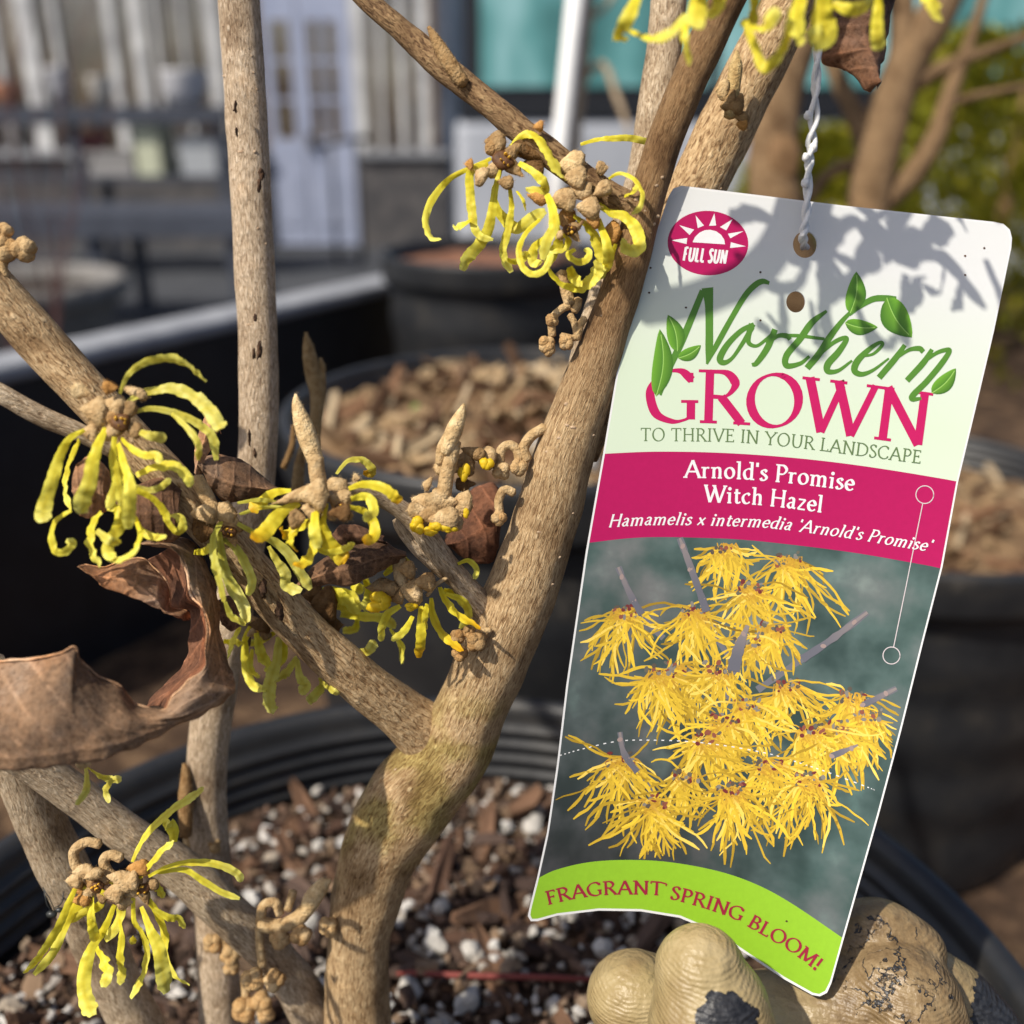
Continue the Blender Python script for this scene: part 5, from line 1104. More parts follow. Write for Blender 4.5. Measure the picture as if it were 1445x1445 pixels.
# printed areas, 2 px inside the cut edge
def edge_x(y, left=True):
    """card edge column at row y"""
    xs = []
    for i in range(len(outline)):
        a, b = outline[i], outline[(i + 1) % len(outline)]
        if (a[1] <= y) != (b[1] <= y): xs.append(a[0] + (b[0] - a[0]) * (y - a[1]) / (b[1] - a[1]))
    return (min(xs) + 2.6) if left else (max(xs) - 2.6)
def yline(tbl, x):
    for a, b in zip(tbl[:-1], tbl[1:]):
        if x <= b[0] or b is tbl[-1]: return a[1] + (b[1] - a[1]) * (x - a[0]) / (b[0] - a[0])
magT = [tuple(p) for p in crom([Ta(*p) for p in ((30, 932), (200, 925), (400, 928), (600, 940), (800, 960), (1000, 988), (1222, 1025))], 6)]
magB = [tuple(p) for p in crom([Ta(*p) for p in ((-20, 1232), (100, 1218), (200, 1213), (350, 1215), (500, 1222), (700, 1243), (900, 1270), (1172, 1318))], 6)]
limT = [tuple(p) for p in crom([Tb(*p) for p in ((40, 1072), (100, 1045), (200, 1022), (320, 1015), (450, 1022), (600, 1050), (720, 1092), (830, 1152), (982, 1255))], 6)]
def clipline(L):
    out = []
    for x, y in L:
        out.append((min(max(x, edge_x(y)), edge_x(y, False)), y))
    return out
magT, magB, limT = clipline(magT), clipline(magB), clipline(limT)
def side(y0, y1, left, n=24): return [(edge_x(lerp(y0, y1, k / n), left), lerp(y0, y1, k / n)) for k in range(n + 1)]
topl = [(966, 265.5), (1060, 276.8), (1190, 292.8), (1300, 304.6), (1401, 315.6), (1414, 318.6), (1422.5, 325.6)]
pl = topl + side(340, magT[-1][1], False) + magT[::-1] + side(magT[0][1], 280, True)
W_, G_ = (0.66, 0.67, 0.66), (0.585, 0.68, 0.52)
mb = MB(); sheet(mb, pl, 1, lambda x, y: mix3(W_, G_, max(0, min(1, ((Vector((x, y)) - TOPM).dot(AX) - 70) / 210)))); mb.build('pale_print', M['print'], card, False)
mb = MB(); sheet(mb, magT + side(magT[-1][1], magB[-1][1], False)[1:-1] + magB[::-1] + side(magB[0][1], magT[0][1], True)[1:-1], 1); mb.build('magenta_band', M['magenta'], card, False)
def pcol(x, y):
    p = Vector((x, y)) - TOPM; u = p.dot(BX) / 228; v = p.dot(AX) / 1085
    t = max(0, min(1, (v - .45) / .45))
    return mix3((0.085, 0.135, 0.125), mix3((0.055, 0.058, 0.062), (0.06, 0.105, 0.10), max(0, min(1, u + .2))), t)
mb = MB(); sheet(mb, magB + side(magB[-1][1], limT[-1][1], False)[1:-1] + limT[::-1] + side(limT[0][1], magB[0][1], True)[1:-1], 1, pcol); mb.build('printed_photo', M['photo'], card, False)
botl = [(1171, 1385), (1164.5, 1398), (1156, 1402.6), (1147, 1400.8), (1106, 1377.8), (1061, 1347.8), (1011, 1313.8), (960, 1291.8), (904, 1282.8), (845, 1281.8), (786, 1288.8), (758, 1296.5), (750.5, 1296.5), (748.5, 1291)]
mb = MB(); sheet(mb, limT + side(limT[-1][1] + 8, 1375, False, 8) + botl + side(1284, limT[0][1] + 6, True, 6), 1.0); mb.build('lime_band', M['lime'], card, False)

# ---- ink strokes on the card
def stroke(mb, pts, ws, layer, col=None, cap=0.0):
    """pts px, ws px widths"""
    n = len(pts); L = []; Rr = []
    for i in range(n):
        a = Vector(pts[max(i - 1, 0)][:2]); b = Vector(pts[min(i + 1, n - 1)][:2]); t = b - a
        if t.length < 1e-6: t = Vector((1, 0))
        t.normalize(); nrm = Vector((-t.y, t.x)); p = Vector(pts[i][:2])
        if cap and i == 0: p = p - t * cap
        if cap and i == n - 1: p = p + t * cap
        w_ = ws[i] / 2; c = col[i] if isinstance(col, list) else col
        L.append(mb.vert(CP(*(p + nrm * w_), layer), c)); Rr.append(mb.vert(CP(*(p - nrm * w_), layer), c))
    for i in range(n - 1): mb.face((L[i], Rr[i], Rr[i + 1], L[i + 1]))
def fan(mb, poly, layer, col=None):
    c = (sum(p[0] for p in poly) / len(poly), sum(p[1] for p in poly) / len(poly)); ci = mb.vert(CP(*c, layer), col)
    ids = [mb.vert(CP(*p, layer), col) for p in poly]
    for k in range(len(ids)): mb.face((ids[k], ids[(k + 1) % len(ids)], ci))

# ---- a small serif pen alphabet: strokes drawn with a slanted broad nib plus serifs
def _S(*xs): return [('s', x, y) for x, y in xs]
GL = {
 'A': (.78, [('l', (.05, 0), (.39, 1)), ('l', (.39, 1), (.73, 0)), ('l', (.17, .35), (.6, .35))] + _S((.05, 0), (.73, 0))),
 'B': (.64, [('l', (.15, 0), (.15, 1)), ('c', (.15, .97), (.38, .96), (.5, .77), (.38, .56), (.15, .53)), ('c', (.15, .53), (.43, .5), (.57, .28), (.43, .05), (.15, .03))] + _S((.12, 0), (.12, 1))),
 'C': (.74, [('c', (.67, .8), (.52, .97), (.27, .93), (.08, .7), (.06, .45), (.16, .15), (.4, .02), (.6, .08), (.7, .24)), ('v', .67, .85)]),
 'D': (.82, [('l', (.15, 0), (.15, 1)), ('c', (.15, .97), (.45, .95), (.7, .75), (.75, .5), (.69, .23), (.45, .05), (.15, .03))] + _S((.12, 0), (.12, 1))),
 'E': (.60, [('l', (.15, 0), (.15, 1)), ('l', (.15, .97), (.51, .97)), ('l', (.15, .52), (.42, .52)), ('l', (.15, .03), (.55, .03)), ('v', .51, .91), ('v', .42, .52), ('v', .55, .09)] + _S((.12, 0), (.12, 1))),
 'F': (.56, [('l', (.15, 0), (.15, 1)), ('l', (.15, .97), (.51, .97)), ('l', (.15, .52), (.42, .52)), ('v', .51, .91), ('v', .42, .52)] + _S((.15, 0), (.12, 1))),
 'G': (.80, [('c', (.69, .8), (.52, .97), (.27, .93), (.08, .7), (.06, .45), (.16, .15), (.4, .02), (.58, .05), (.68, .12)), ('l', (.68, .42), (.68, .06)), ('v', .69, .85)] + _S((.66, .42))),
 'H': (.82, [('l', (.15, 0), (.15, 1)), ('l', (.67, 0), (.67, 1)), ('l', (.15, .52), (.67, .52))] + _S((.15, 0), (.15, 1), (.67, 0), (.67, 1))),
 'I': (.32, [('l', (.16, 0), (.16, 1))] + _S((.16, 0), (.16, 1))),
 'L': (.58, [('l', (.15, 0), (.15, 1)), ('l', (.15, .03), (.53, .03)), ('v', .53, .10)] + _S((.12, 0), (.15, 1))),
 'M': (.98, [('l', (.13, 0), (.18, 1)), ('l', (.18, 1), (.49, .06)), ('l', (.49, .06), (.8, 1)), ('l', (.8, 1), (.86, 0))] + _S((.13, 0), (.86, 0), (.14, 1), (.84, 1))),
 'N': (.84, [('l', (.15, 0), (.15, 1)), ('l', (.13, 1), (.7, 0)), ('l', (.7, 0), (.7, 1))] + _S((.15, 0), (.1, 1), (.7, 1))),
 'O': (.86, [('o', .43, .5, .36, .49)]),
 'P': (.60, [('l', (.15, 0), (.15, 1)), ('c', (.15, .97), (.4, .95), (.53, .73), (.4, .48), (.15, .46))] + _S((.15, 0), (.12, 1))),
 'R': (.70, [('l', (.15, 0), (.15, 1)), ('c', (.15, .97), (.4, .95), (.53, .75), (.4, .52), (.15, .5)), ('l', (.33, .5), (.66, .02))] + _S((.15, 0), (.12, 1), (.66, 0))),
 'S': (.52, [('c', (.43, .82), (.32, .96), (.17, .94), (.08, .78), (.18, .6), (.36, .44), (.45, .24), (.35, .05), (.17, .02), (.07, .17)), ('v', .43, .87), ('v', .07, .13)]),
 'T': (.70, [('l', (.35, 0), (.35, 1)), ('l', (.05, .97), (.65, .97)), ('v', .05, .9), ('v', .65, .9)] + _S((.35, 0))),
 'U': (.80, [('c', (.15, 1), (.15, .4), (.23, .1), (.41, .02), (.58, .1), (.67, .4), (.67, 1))] + _S((.15, 1), (.67, 1))),
 'V': (.76, [('l', (.06, 1), (.39, 0)), ('l', (.39, 0), (.71, 1))] + _S((.07, 1), (.7, 1))),
 'W': (1.12, [('l', (.06, 1), (.32, 0)), ('l', (.32, 0), (.56, .92)), ('l', (.5, 1), (.78, 0)), ('l', (.78, 0), (1.06, 1))] + _S((.08, 1), (.5, 1), (1.05, 1))),
 'Y': (.74, [('l', (.05, 1), (.37, .48)), ('l', (.7, 1), (.37, .48)), ('l', (.37, .48), (.37, 0))] + _S((.06, 1), (.69, 1), (.37, 0))),
 '!': (.28, [('l', (.14, 1), (.14, .32)), ('d', .14, .06)]),
 "'": (.20, [('l', (.10, 1), (.10, .76))]),
 'a': (.50, [('c', (.1, .52), (.2, .63), (.33, .57), (.35, .42), (.35, .1), (.46, .03)), ('c', (.35, .38), (.15, .31), (.09, .15), (.2, .03), (.35, .13))]),
 'c': (.48, [('c', (.41, .52), (.3, .62), (.13, .5), (.08, .3), (.16, .08), (.3, .03), (.43, .13))]),
 'd': (.56, [('l', (.43, 0), (.43, 1)), ('c', (.43, .56), (.28, .62), (.12, .5), (.08, .3), (.15, .08), (.28, .03), (.43, .13)), ('s', .39, 1), ('s', .47, 0)]),
 'e': (.50, [('c', (.1, .35), (.41, .35), (.38, .54), (.26, .62), (.12, .5), (.08, .3), (.16, .08), (.31, .03), (.44, .13))]),
 'h': (.60, [('l', (.15, 0), (.15, 1)), ('c', (.15, .46), (.27, .6), (.4, .57), (.44, .4), (.44, 0)), ('s', .15, 0), ('s', .44, 0), ('s', .11, 1)]),
 'i': (.30, [('l', (.15, 0), (.15, .62)), ('d', .15, .84), ('s', .15, 0), ('s', .11, .61)]),
 'l': (.30, [('l', (.15, 0), (.15, 1)), ('s', .15, 0), ('s', .11, 1)]),
 'm': (.90, [('l', (.15, 0), (.15, .62)), ('c', (.15, .46), (.27, .6), (.4, .57), (.44, .4), (.44, 0)), ('c', (.44, .46), (.56, .6), (.69, .57), (.73, .4), (.73, 0)), ('s', .15, 0), ('s', .44, 0), ('s', .73, 0), ('s', .11, .61)]),
 'n': (.60, [('l', (.15, 0), (.15, .62)), ('c', (.15, .46), (.27, .6), (.4, .57), (.44, .4), (.44, 0)), ('s', .15, 0), ('s', .44, 0), ('s', .11, .61)]),
 'o': (.56, [('o', .28, .325, .20, .30)]),
 'r': (.44, [('l', (.15, 0), (.15, .62)), ('c', (.15, .44), (.25, .58), (.39, .58)), ('s', .15, 0), ('s', .11, .61)]),
 's': (.42, [('c', (.34, .51), (.24, .62), (.12, .55), (.13, .42), (.28, .3), (.35, .17), (.26, .03), (.13, .03), (.07, .14))]),
 't': (.40, [('c', (.18, .84), (.18, .3), (.2, .08), (.29, .03), (.38, .1)), ('l', (.05, .61), (.36, .61))]),
 'x': (.54, [('l', (.08, .61), (.46, .02)), ('l', (.44, .61), (.08, .02))]),
 'z': (.48, [('l', (.07, .6), (.41, .6)), ('l', (.41, .6), (.07, .03)), ('l', (.07, .03), (.43, .03))]),
 ' ': (.28, [])}
def text(parent, s, base, h, mat, thick, thin, slant=0.0, serif=.11, layer=3, name='lettering', gap=.03, uniform=False, upfix=None):
    """letters along a baseline (pixels), stretched to fill it; one object for each word"""
    curve = crom(base, 10); L = [0.0]
    for i in range(1, len(curve)): L.append(L[-1] + math.hypot(curve[i][0] - curve[i - 1][0], curve[i][1] - curve[i - 1][1]))
    def at(t):
        i = 0
        while i < len(L) - 2 and L[i + 1] < t: i += 1
        a, b = Vector(curve[i]), Vector(curve[i + 1]); d = (b - a).normalized(); return a + d * (t - L[i]), d
    tot = sum(GL[c][0] + gap for c in s) - gap; sx = L[-1] / tot
    x0 = 0.0; mb = MB(); lay = layer
    def flush():
        nonlocal mb
        if mb.v: mb.build(name, mat, parent, False)
        mb = MB()
    for ch in s:
        wd, st = GL[ch]
        if ch == ' ': flush()
        def mp(x, y):
            p, d = at((x0 + x) * sx); n = Vector((d.y, -d.x)) if upfix is None else upfix
            return p + n * (y * h) + d * (slant * y * h)
        def draw(pp, override=None):
            nonlocal lay
            q = [mp(*k) for k in pp]; ws = []
            for i in range(len(q)):
                a, b = pp[max(i - 1, 0)], pp[min(i + 1, len(pp) - 1)]; th = math.atan2(b[1] - a[1], (b[0] - a[0]) * sx / h)
                ws.append((override if override else (thick if uniform else thin + (thick - thin) * abs(math.sin(th - R(22))) ** 1.6)) * h)
            stroke(mb, [tuple(k) for k in q], ws, lay); lay += .06
        for e in st:
            k = e[0]
            if k == 'l':
                a, b = e[1], e[2]; draw([(lerp(a[0], b[0], i / 4), lerp(a[1], b[1], i / 4)) for i in range(5)])
            elif k == 'c': draw(crom(e[1:], 6))
            elif k == 'o':
                _, cx, cy, rx, ry = e; draw([(cx + rx * math.cos(a), cy + ry * math.sin(a)) for a in [2 * math.pi * i / 32 + 1.2 for i in range(34)]])
            elif k == 's' and serif: x, y = e[1], e[2]; o_ = .022 if y < .1 else -.022; draw([(x - serif, y + o_), (x, y + o_), (x + serif, y + o_)], max(.05, thin * 1.1))
            elif k == 'v' and serif: x, y = e[1], e[2]; draw([(x, y - .09), (x, y), (x, y + .09)], max(.055, thin * 1.15))
            elif k == 'd':
                p = mp(e[1], e[2]); fan(mb, ell(p.x, p.y, thick * h * .62, thick * h * .62, 12), lay)
        x0 += wd + gap
    flush()
BLp = [Ta(*p) for p in ((172, 826), (400, 829), (600, 842), (800, 864), (930, 881), (1118, 906))]
text(card, 'GROWN', BLp, 75, M['pink'], .175, .05, 0, .13, 3, gap=.0)
text(card, 'TO THRIVE IN YOUR LANDSCAPE', [Ta(*p) for p in ((152, 889), (400, 891), (530, 897), (700, 914), (900, 940), (1096, 965))], 18.5, M['olive'], .125, .055, 0, .11, 3, gap=.05)
text(card, "Arnold's Promise", [Ta(*p) for p in ((300, 1012), (430, 1015), (560, 1022), (720, 1038), (872, 1058))], 24.5, M['inkwhite'], .17, .075, 0, .10, 3, gap=.02)
text(card, 'Witch Hazel', [Ta(*p) for p in ((365, 1094), (560, 1105), (765, 1130))], 24, M['inkwhite'], .17, .075, 0, .10, 3, gap=.02)
text(card, "Hamamelis x intermedia 'Arnold's Promise'", [Ta(*p) for p in ((42, 1180), (170, 1173), (300, 1172), (450, 1176), (600, 1184), (850, 1216), (1000, 1241), (1125, 1262))], 17.6, M['inkwhite'], .16, .075, .34, .075, 3, gap=.02)
text(card, 'FRAGRANT SPRING BLOOM!', [Tb(*p) for p in ((72, 1154), (160, 1134), (270, 1122), (400, 1123), (440, 1132), (560, 1165), (660, 1202), (700, 1226), (800, 1283), (850, 1318), (902, 1358))], 19, M['wine'], .215, .09, 0, .11, 3, gap=.05)
# ---- full sun badge
mb = MB(); sheet(mb, ell(999, 343, 57, 45.5, 60, .05), 2, None, True, 12); mb.build('sun_badge', M['magenta'], card, False)
mb = MB()
dome = [Tc(*p) for p in ((640, 288), (655, 255), (685, 225), (720, 209), (755, 206), (795, 216), (828, 240), (848, 272), (853, 302))]; fan(mb, dome, 3)
for tri in (((500, 275), (605, 260), (600, 300)), ((553, 176), (650, 205), (620, 240)), ((660, 112), (715, 178), (674, 195)), ((783, 98), (795, 178), (748, 180)), ((903, 136), (862, 210), (820, 188)), ((975, 215), (888, 262), (872, 232)), ((990, 315), (892, 288), (886, 326))): fan(mb, [Tc(*p) for p in tri], 3)
mb.build('sun_symbol', M['inkwhite'], card, False)
text(card, 'FULL SUN', [Tc(*p) for p in ((574, 408), (715, 418), (858, 429))], 19, M['inkwhite'], .175, .17, .10, 0, 3.2, gap=.12, uniform=True)

# ---- script word with leaves, traced
def brush(pts, T, w, layer, mb, sc):
    q = crom([(*T(x, y), k) for (x, y), k in zip(pts, w)], 8); stroke(mb, [(a, b) for a, b, c in q], [c / sc for a, b, c in q], layer, cap=1.0)
mb = MB()
brush([(430, 1290), (490, 1110), (560, 960), (640, 770), (705, 610)], Tc, [14, 40, 46, 44, 40], 4, mb, 4.66)
brush([(738, 592), (748, 700), (750, 850), (748, 990), (735, 1080)], Tc, [76, 54, 50, 48, 14], 4.1, mb, 4.66)
brush([(735, 1085), (800, 960), (900, 780), (985, 640), (1050, 570), (1100, 545), (1140, 555)], Tc, [16, 36, 36, 38, 40, 36, 24], 4.2, mb, 4.66)
brush([(1040, 830), (960, 870), (870, 960), (820, 1050), (845, 1080), (900, 1050), (970, 950), (1030, 850)], Tc, [30, 34, 40, 44, 36, 24, 28, 36], 4.3, mb, 4.66)
brush([(1030, 830), (1010, 890), (1010, 950), (1060, 970), (1120, 930), (1175, 880)], Tc, [44, 36, 30, 22, 22, 20], 4.4, mb, 4.66)
Ts = tile(840, 250, 2.388)
brush([(605, 515), (580, 575), (545, 625), (530, 632)], Ts, [20, 22, 18, 12], 4.5, mb, 2.388)
brush([(580, 560), (615, 535), (645, 535), (655, 545)], Ts, [14, 14, 18, 14], 4.6, mb, 2.388)
brush([(778, 452), (730, 490), (690, 545), (645, 600), (645, 635), (690, 628), (720, 605)], Ts, [10, 22, 22, 22, 20, 14, 10], 4.7, mb, 2.388)
brush([(600, 535), (680, 534), (770, 545)], Ts, [8, 12, 10], 4.8, mb, 2.388)
brush([(485, 385), (420, 455), (340, 560), (270, 670), (190, 765)], Te, [24, 34, 44, 46, 44], 4.9, mb, 4.82)
brush([(270, 680), (360, 600), (430, 565), (455, 575), (400, 660), (330, 740), (330, 790), (400, 785), (490, 720)], Te, [20, 28, 30, 34, 44, 48, 40, 26, 16], 5.0, mb, 4.82)
brush([(560, 690), (640, 670), (700, 610), (680, 595), (610, 640), (530, 720), (510, 785), (560, 810), (640, 780), (740, 705)], Te, [14, 20, 24, 24, 34, 46, 44, 34, 22, 14], 5.1, mb, 4.82)
brush([(850, 615), (790, 700), (680, 830)], Te, [30, 42, 42], 5.2, mb, 4.82); brush([(800, 700), (880, 645), (950, 635), (975, 655)], Te, [16, 26, 36, 34], 5.3, mb, 4.82)
brush([(1035, 645), (980, 730), (870, 850)], Te, [28, 42, 40], 5.4, mb, 4.82)
brush([(970, 740), (1060, 670), (1130, 645), (1155, 655), (1100, 740), (1000, 860), (910, 950), (905, 980), (960, 975)], Te, [16, 26, 30, 34, 40, 40, 42, 34, 20], 5.5, mb, 4.82)
brush([(475, 400), (550, 345), (640, 298), (730, 292), (790, 290)], Te, [30, 36, 42, 40, 20], 5.6, mb, 4.82)
mb.build('script_lettering', M['green'], card, False)
def pleaf(T, a, b, wl, wr, lay=6):
    """printed leaf from stalk a to tip b (tile px), half widths; two tones and a pale midrib"""
    a, b = Vector(T(*a)), Vector(T(*b)); d = b - a; n = Vector((-d.y, d.x)).normalized(); mb = MB(); k = 12
    bend = n * d.length * .08
    prof = [math.sin(math.pi * (t / k) ** .8) ** .8 for t in range(k + 1)]
    mid = [a + d * (t / k) + bend * math.sin(math.pi * t / k) for t in range(k + 1)]
    for sgn, w_, c0, c1 in ((1, wl, (.05, .15, .015), (.13, .30, .03)), (-1, wr, (.15, .36, .03), (.07, .20, .02))):
        ids = [(mb.vert(CP(*mid[t], lay), c1), mb.vert(CP(*(mid[t] + n * sgn * w_ * prof[t]), lay), c0)) for t in range(k + 1)]
        for t in range(k): mb.face((ids[t][0], ids[t + 1][0], ids[t + 1][1], ids[t][1]))
    stroke(mb, [tuple(p) for p in mid[:-1]], [1.2] * k, lay + .2, (.30, .52, .12))
    mb.build('printed_leaf', M['print'], card, False)
pleaf(Te, (480, 395), (522, 112), 14, 14); pleaf(Te, (445, 460), (668, 490), 11, 11); pleaf(Te, (730, 290), (900, 560), 20, 20); pleaf(Te, (1035, 938), (1200, 770), 11, 12)
pleaf(Tc, (400, 1300), (424, 858), 14, 15); pleaf(Tc, (540, 1005), (478, 765), 12, 13); pleaf(Tc, (545, 1050), (695, 965), 9, 9)

# ---- printed picture of yellow blossom
pr = random.Random(21); mb = MB(); tw_ = MB(); lay = 2.0
def inpic(x, y):
    return edge_x(y) + 1 < x < edge_x(y, False) - 1 and y > yline(magB, x) + 1 and y < yline(limT, x) - 1 if 765 < y < 1330 else False
cl = [(310, 250, 190, 1), (530, 250, 190, 1), (820, 90, 210, 1), (700, 180, 190, 1), (620, 50, 150, 1), (420, 440, 200, 1), (480, 425, 190, 1), (600, 430, 150, 1), (690, 540, 190, 1), (810, 480, 180, 1), (960, 610, 200, 1), (1020, 510, 190, 1), (560, 645, 200, 1), (300, 710, 210, 1), (400, 840, 200, 1), (760, 720, 220, 1), (880, 770, 210, 1), (640, 800, 200, 1), (620, 590, 170, 1), (1060, 570, 150, 1), (690, 350, 130, .5), (760, 300, 140, 1), (880, 620, 150, 1), (500, 760, 150, .7)]
cl.sort(key=lambda c: c[1])
for ci, (cx, cy, ln, dens) in enumerate(cl):
    for k in range(int(64 * dens)):
        a = R(pr.gauss(92, 44)); l_ = ln * pr.uniform(.35, 1.15); bend = pr.uniform(-1.0, 1.0)
        depth_ = k / (64 * dens)
        x, y = cx + pr.uniform(-38, 38), cy + pr.uniform(-16, 22); pts = []
        for j in range(9):
            pts.append((x, y)); st = l_ / 8; x += math.cos(a) * st; y += math.sin(a) * st; a += bend / 8 + (R(90) - a) * .035 + pr.uniform(-.3, .3)
        q = [Tb(*p) for p in pts]; q2 = []
        for p in q:
            if not inpic(*p): break
            q2.append(p)
        if len(q2) < 3: continue
        sh = lerp(.34, .98, depth_ ** .6) * pr.uniform(.85, 1.1); base = (.80 * sh, .545 * sh ** 1.1, .045 * sh)
        if pr.random() < .16 and depth_ > .4: base = (.84, .60, .11)
        cc = [mix3((.5, .27, .03), base, min(1, i / 2.5)) for i in range(len(q2))]
        w_ = pr.uniform(2.2, 4.2); stroke(mb, q2, [w_ * (.7 + .5 * i / 9) * (1 + pr.uniform(-.25, .25)) * (.45 if i == len(q2) - 1 else 1) for i in range(len(q2))], lay, cc); lay += .0012
    for k in range(14):
        x, y = Tb(cx + pr.uniform(-44, 44), cy + pr.uniform(-26, 16))
        if inpic(x, y) and inpic(x, y - 7):
            c = pr.choice(((.16, .03, .03), (.13, .12, .09), (.22, .20, .17), (.10, .08, .06), (.25, .08, .05))); fan(mb, ell(x, y, pr.uniform(1.6, 5), pr.uniform(1.6, 4), 7, pr.random() * 3), lay, c); lay += .01
for pts, w_ in (([(480, 20), (510, 100), (550, 210), (590, 320), (640, 400)], 16), ([(290, 110), (330, 200), (380, 280), (430, 330)], 15), ([(1060, 250), (940, 340), (820, 420), (720, 490)], 17), ([(1150, 485), (1060, 530), (980, 560)], 16), ([(1030, 660), (960, 690), (890, 712)], 16), ([(295, 620), (310, 690), (370, 770), (420, 850)], 14), ([(690, 290), (660, 370), (640, 460), (630, 520)], 26)):
    q = crom([Tb(*p) for p in pts], 6); n_ = int(len(q) * .62)
    stroke(tw_, q, [1.2 * w_ / 2.19 * (1 + pr.uniform(-.18, .18)) for i in range(len(q))], 2.0, (.15, .15, .17))
    stroke(mb, q[:n_], [1.35 * w_ / 2.19 * (1 + pr.uniform(-.2, .2)) * min(1, .35 + i * .12) for i in range(n_)], lay + .1, [mix3((.26, .22, .21), (.13, .13, .155), min(1, 1.5 * i / n_)) for i in range(n_)])
    for t_ in (2, 7, 12):
        if t_ < n_: fan(mb, ell(q[t_][0] + pr.uniform(-2, 2), q[t_][1], 4.2, 3.0, 9, pr.random() * 3), lay + .18, (.32, .24, .22))
tw_.build('printed_twigs', M['print'], card, False)
mb.build('printed_blossom', M['print'], card, False)
# ---- faint slot outline and dashed line printed over the picture
M['linewhite'] = ink('thin_line_ink', (0.62, 0.55, 0.56)); mb = MB()
q = crom([Tb(*p) for p in ((110, 692), (180, 672), (290, 648), (400, 645), (520, 650), (640, 665), (760, 688), (850, 715), (940, 745), (1060, 790), (1085, 800))], 10)
for i in range(0, len(q) - 1, 2):
    a, b = Vector(q[i]), Vector(q[i + 1])
    if edge_x(a.y) < a.x and b.x < edge_x(b.y, False): stroke(mb, [tuple(a), tuple(a.lerp(b, .75))], [1.5, 1.5], 6)
mb.build('dashed_line', M['inkwhite'], card, False)
mb = MB()
for cx, cy, r in ((1305, 698, 12.5), (1258, 925, 12)):
    e = ell(cx, cy, r, r, 30); stroke(mb, e + e[:2], [1.3] * 32, 6)
stroke(mb, [(1302, 711), (1290, 770), (1278, 830), (1261, 913)], [1.3] * 4, 6); mb.build('slot_outline', M['linewhite'], card, False)
mb = MB()
for x, y in ((918, 378), (916, 413), (1073, 384), (1073, 452), (968, 434), (1389, 350), (1362, 361), (1362, 388), (1190, 537), (1110, 1300)): fan(mb, ell(x, y, 1.7, 1.5, 8), 7)
mb.build('dirt_speck', M['scar'], card, False)

# ---- twisted white string through the upper hole
M['string'] = noise_mat('white_string', [(0.3, (0.70, 0.70, 0.69)), (0.7, (0.82, 0.82, 0.81))], scale=1500, rough=.8, bstr=.5, bdist=.0003)
mb = MB()
path = [(1136, 350, .1945), (1133, 335, .1892), (1136, 318, .1885), (1139, 285, .188), (1141, 240, .1875), (1144, 210, .187), (1148, 170, .187), (1152, 110, .186), (1154, 60, .185), (1157, 0, .183), (1161, -80, .180), (1165, -170, .172)]
q = crom(path, 12)
for ph in (0.0, math.pi):
    pts = []
    for i, (x, y, d) in enumerate(q):
        tw = i * .30 + ph; am = 3.2 if y > 205 or y < 120 else 5.0
        pts.append(P(x + am * math.cos(tw), y, d + .0006 * math.sin(tw)))
    tube(mb, pts, [3.9 * .187 / FPX] * len(pts), 8, .1, 900)
for x, y in ((1140, 163), (1148, 208), (1137, 222), (1136, 258)): blob(mb, P(x, y, .1866), RIGHT * .0008, UP * .0009, FWD * .0008, 9, 7, .3, 1200)
mb.build('string', M['string'], tg)
# ================================================================== GLOVED HAND
hand = thing('gloved_hand', P(1150, 1900, .20), 'hand in a cracked tan rubber coated glove pinching the lower edge of the tag', 'hand')
def chain(mb, spec, seg=22):
    q = crom([(x, y, d, r) for x, y, d, r in spec], 7); tube(mb, [P(x, y, d) for x, y, d, r in q], [r * d / FPX for x, y, d, r in q], seg, .03, 140, True, None, spec[0][0], 0, True)
    for (x, y, d, r) in (q[0], q[-1]): blob(mb, P(x, y, d), RIGHT * r * d / FPX, UP * r * d / FPX, FWD * r * d / FPX, 18, 12, .03, 140)
hb = MB()
chain(hb, [(1315, 1395, .2165, 56), (1352, 1430, .2165, 62), (1380, 1500, .215, 80), (1370, 1650, .211, 95)])     # knit back of the hand
chain(hb, [(988, 1372, .1835, 66), (1000, 1420, .183, 86), (1012, 1500, .183, 92), (1040, 1600, .184, 90), (1090, 1720, .188, 100), (1150, 1850, .195, 110)])        # thumb
chain(hb, [(893, 1408, .2065, 66), (950, 1432, .208, 74), (1050, 1448, .2095, 74), (1150, 1440, .2095, 76), (1220, 1412, .2085, 74), (1262, 1408, .2065, 84), (1280, 1455, .205, 88), (1300, 1560, .203, 92), (1330, 1700, .202, 98)])   # index, curled behind the card
chain(hb, [(930, 1585, .209, 62), (1030, 1612, .212, 72), (1150, 1612, .213, 74), (1250, 1600, .212, 76), (1320, 1680, .207, 84), (1330, 1800, .204, 92)])        # middle
chain(hb, [(950, 1752, .210, 60), (1050, 1775, .213, 68), (1150, 1778, .214, 70), (1250, 1775, .212, 72), (1310, 1840, .207, 82)])                             # ring
chain(hb, [(980, 1905, .210, 52), (1060, 1925, .212, 60), (1160, 1930, .212, 62), (1260, 1930, .209, 70), (1300, 1980, .205, 80)])                             # little
chain(hb, [(1190, 1322, .2135, 40), (1238, 1312, .2125, 44), (1292, 1342, .2115, 42)])                                                                         # folded glove at the knuckle
for s in ([(1330, 1700, .202, 100), (1280, 1900, .200, 110), (1240, 2150, .200, 110), (1240, 2450, .200, 120)], [(1150, 1850, .195, 110), (1190, 2000, .197, 120), (1220, 2200, .199, 115), (1230, 2450, .200, 118)], [(1310, 1850, .204, 105), (1280, 2000, .202, 115), (1250, 2200, .200, 110)]): chain(hb, s)
gl = hb.build('glove', None or M['felt'], hand)
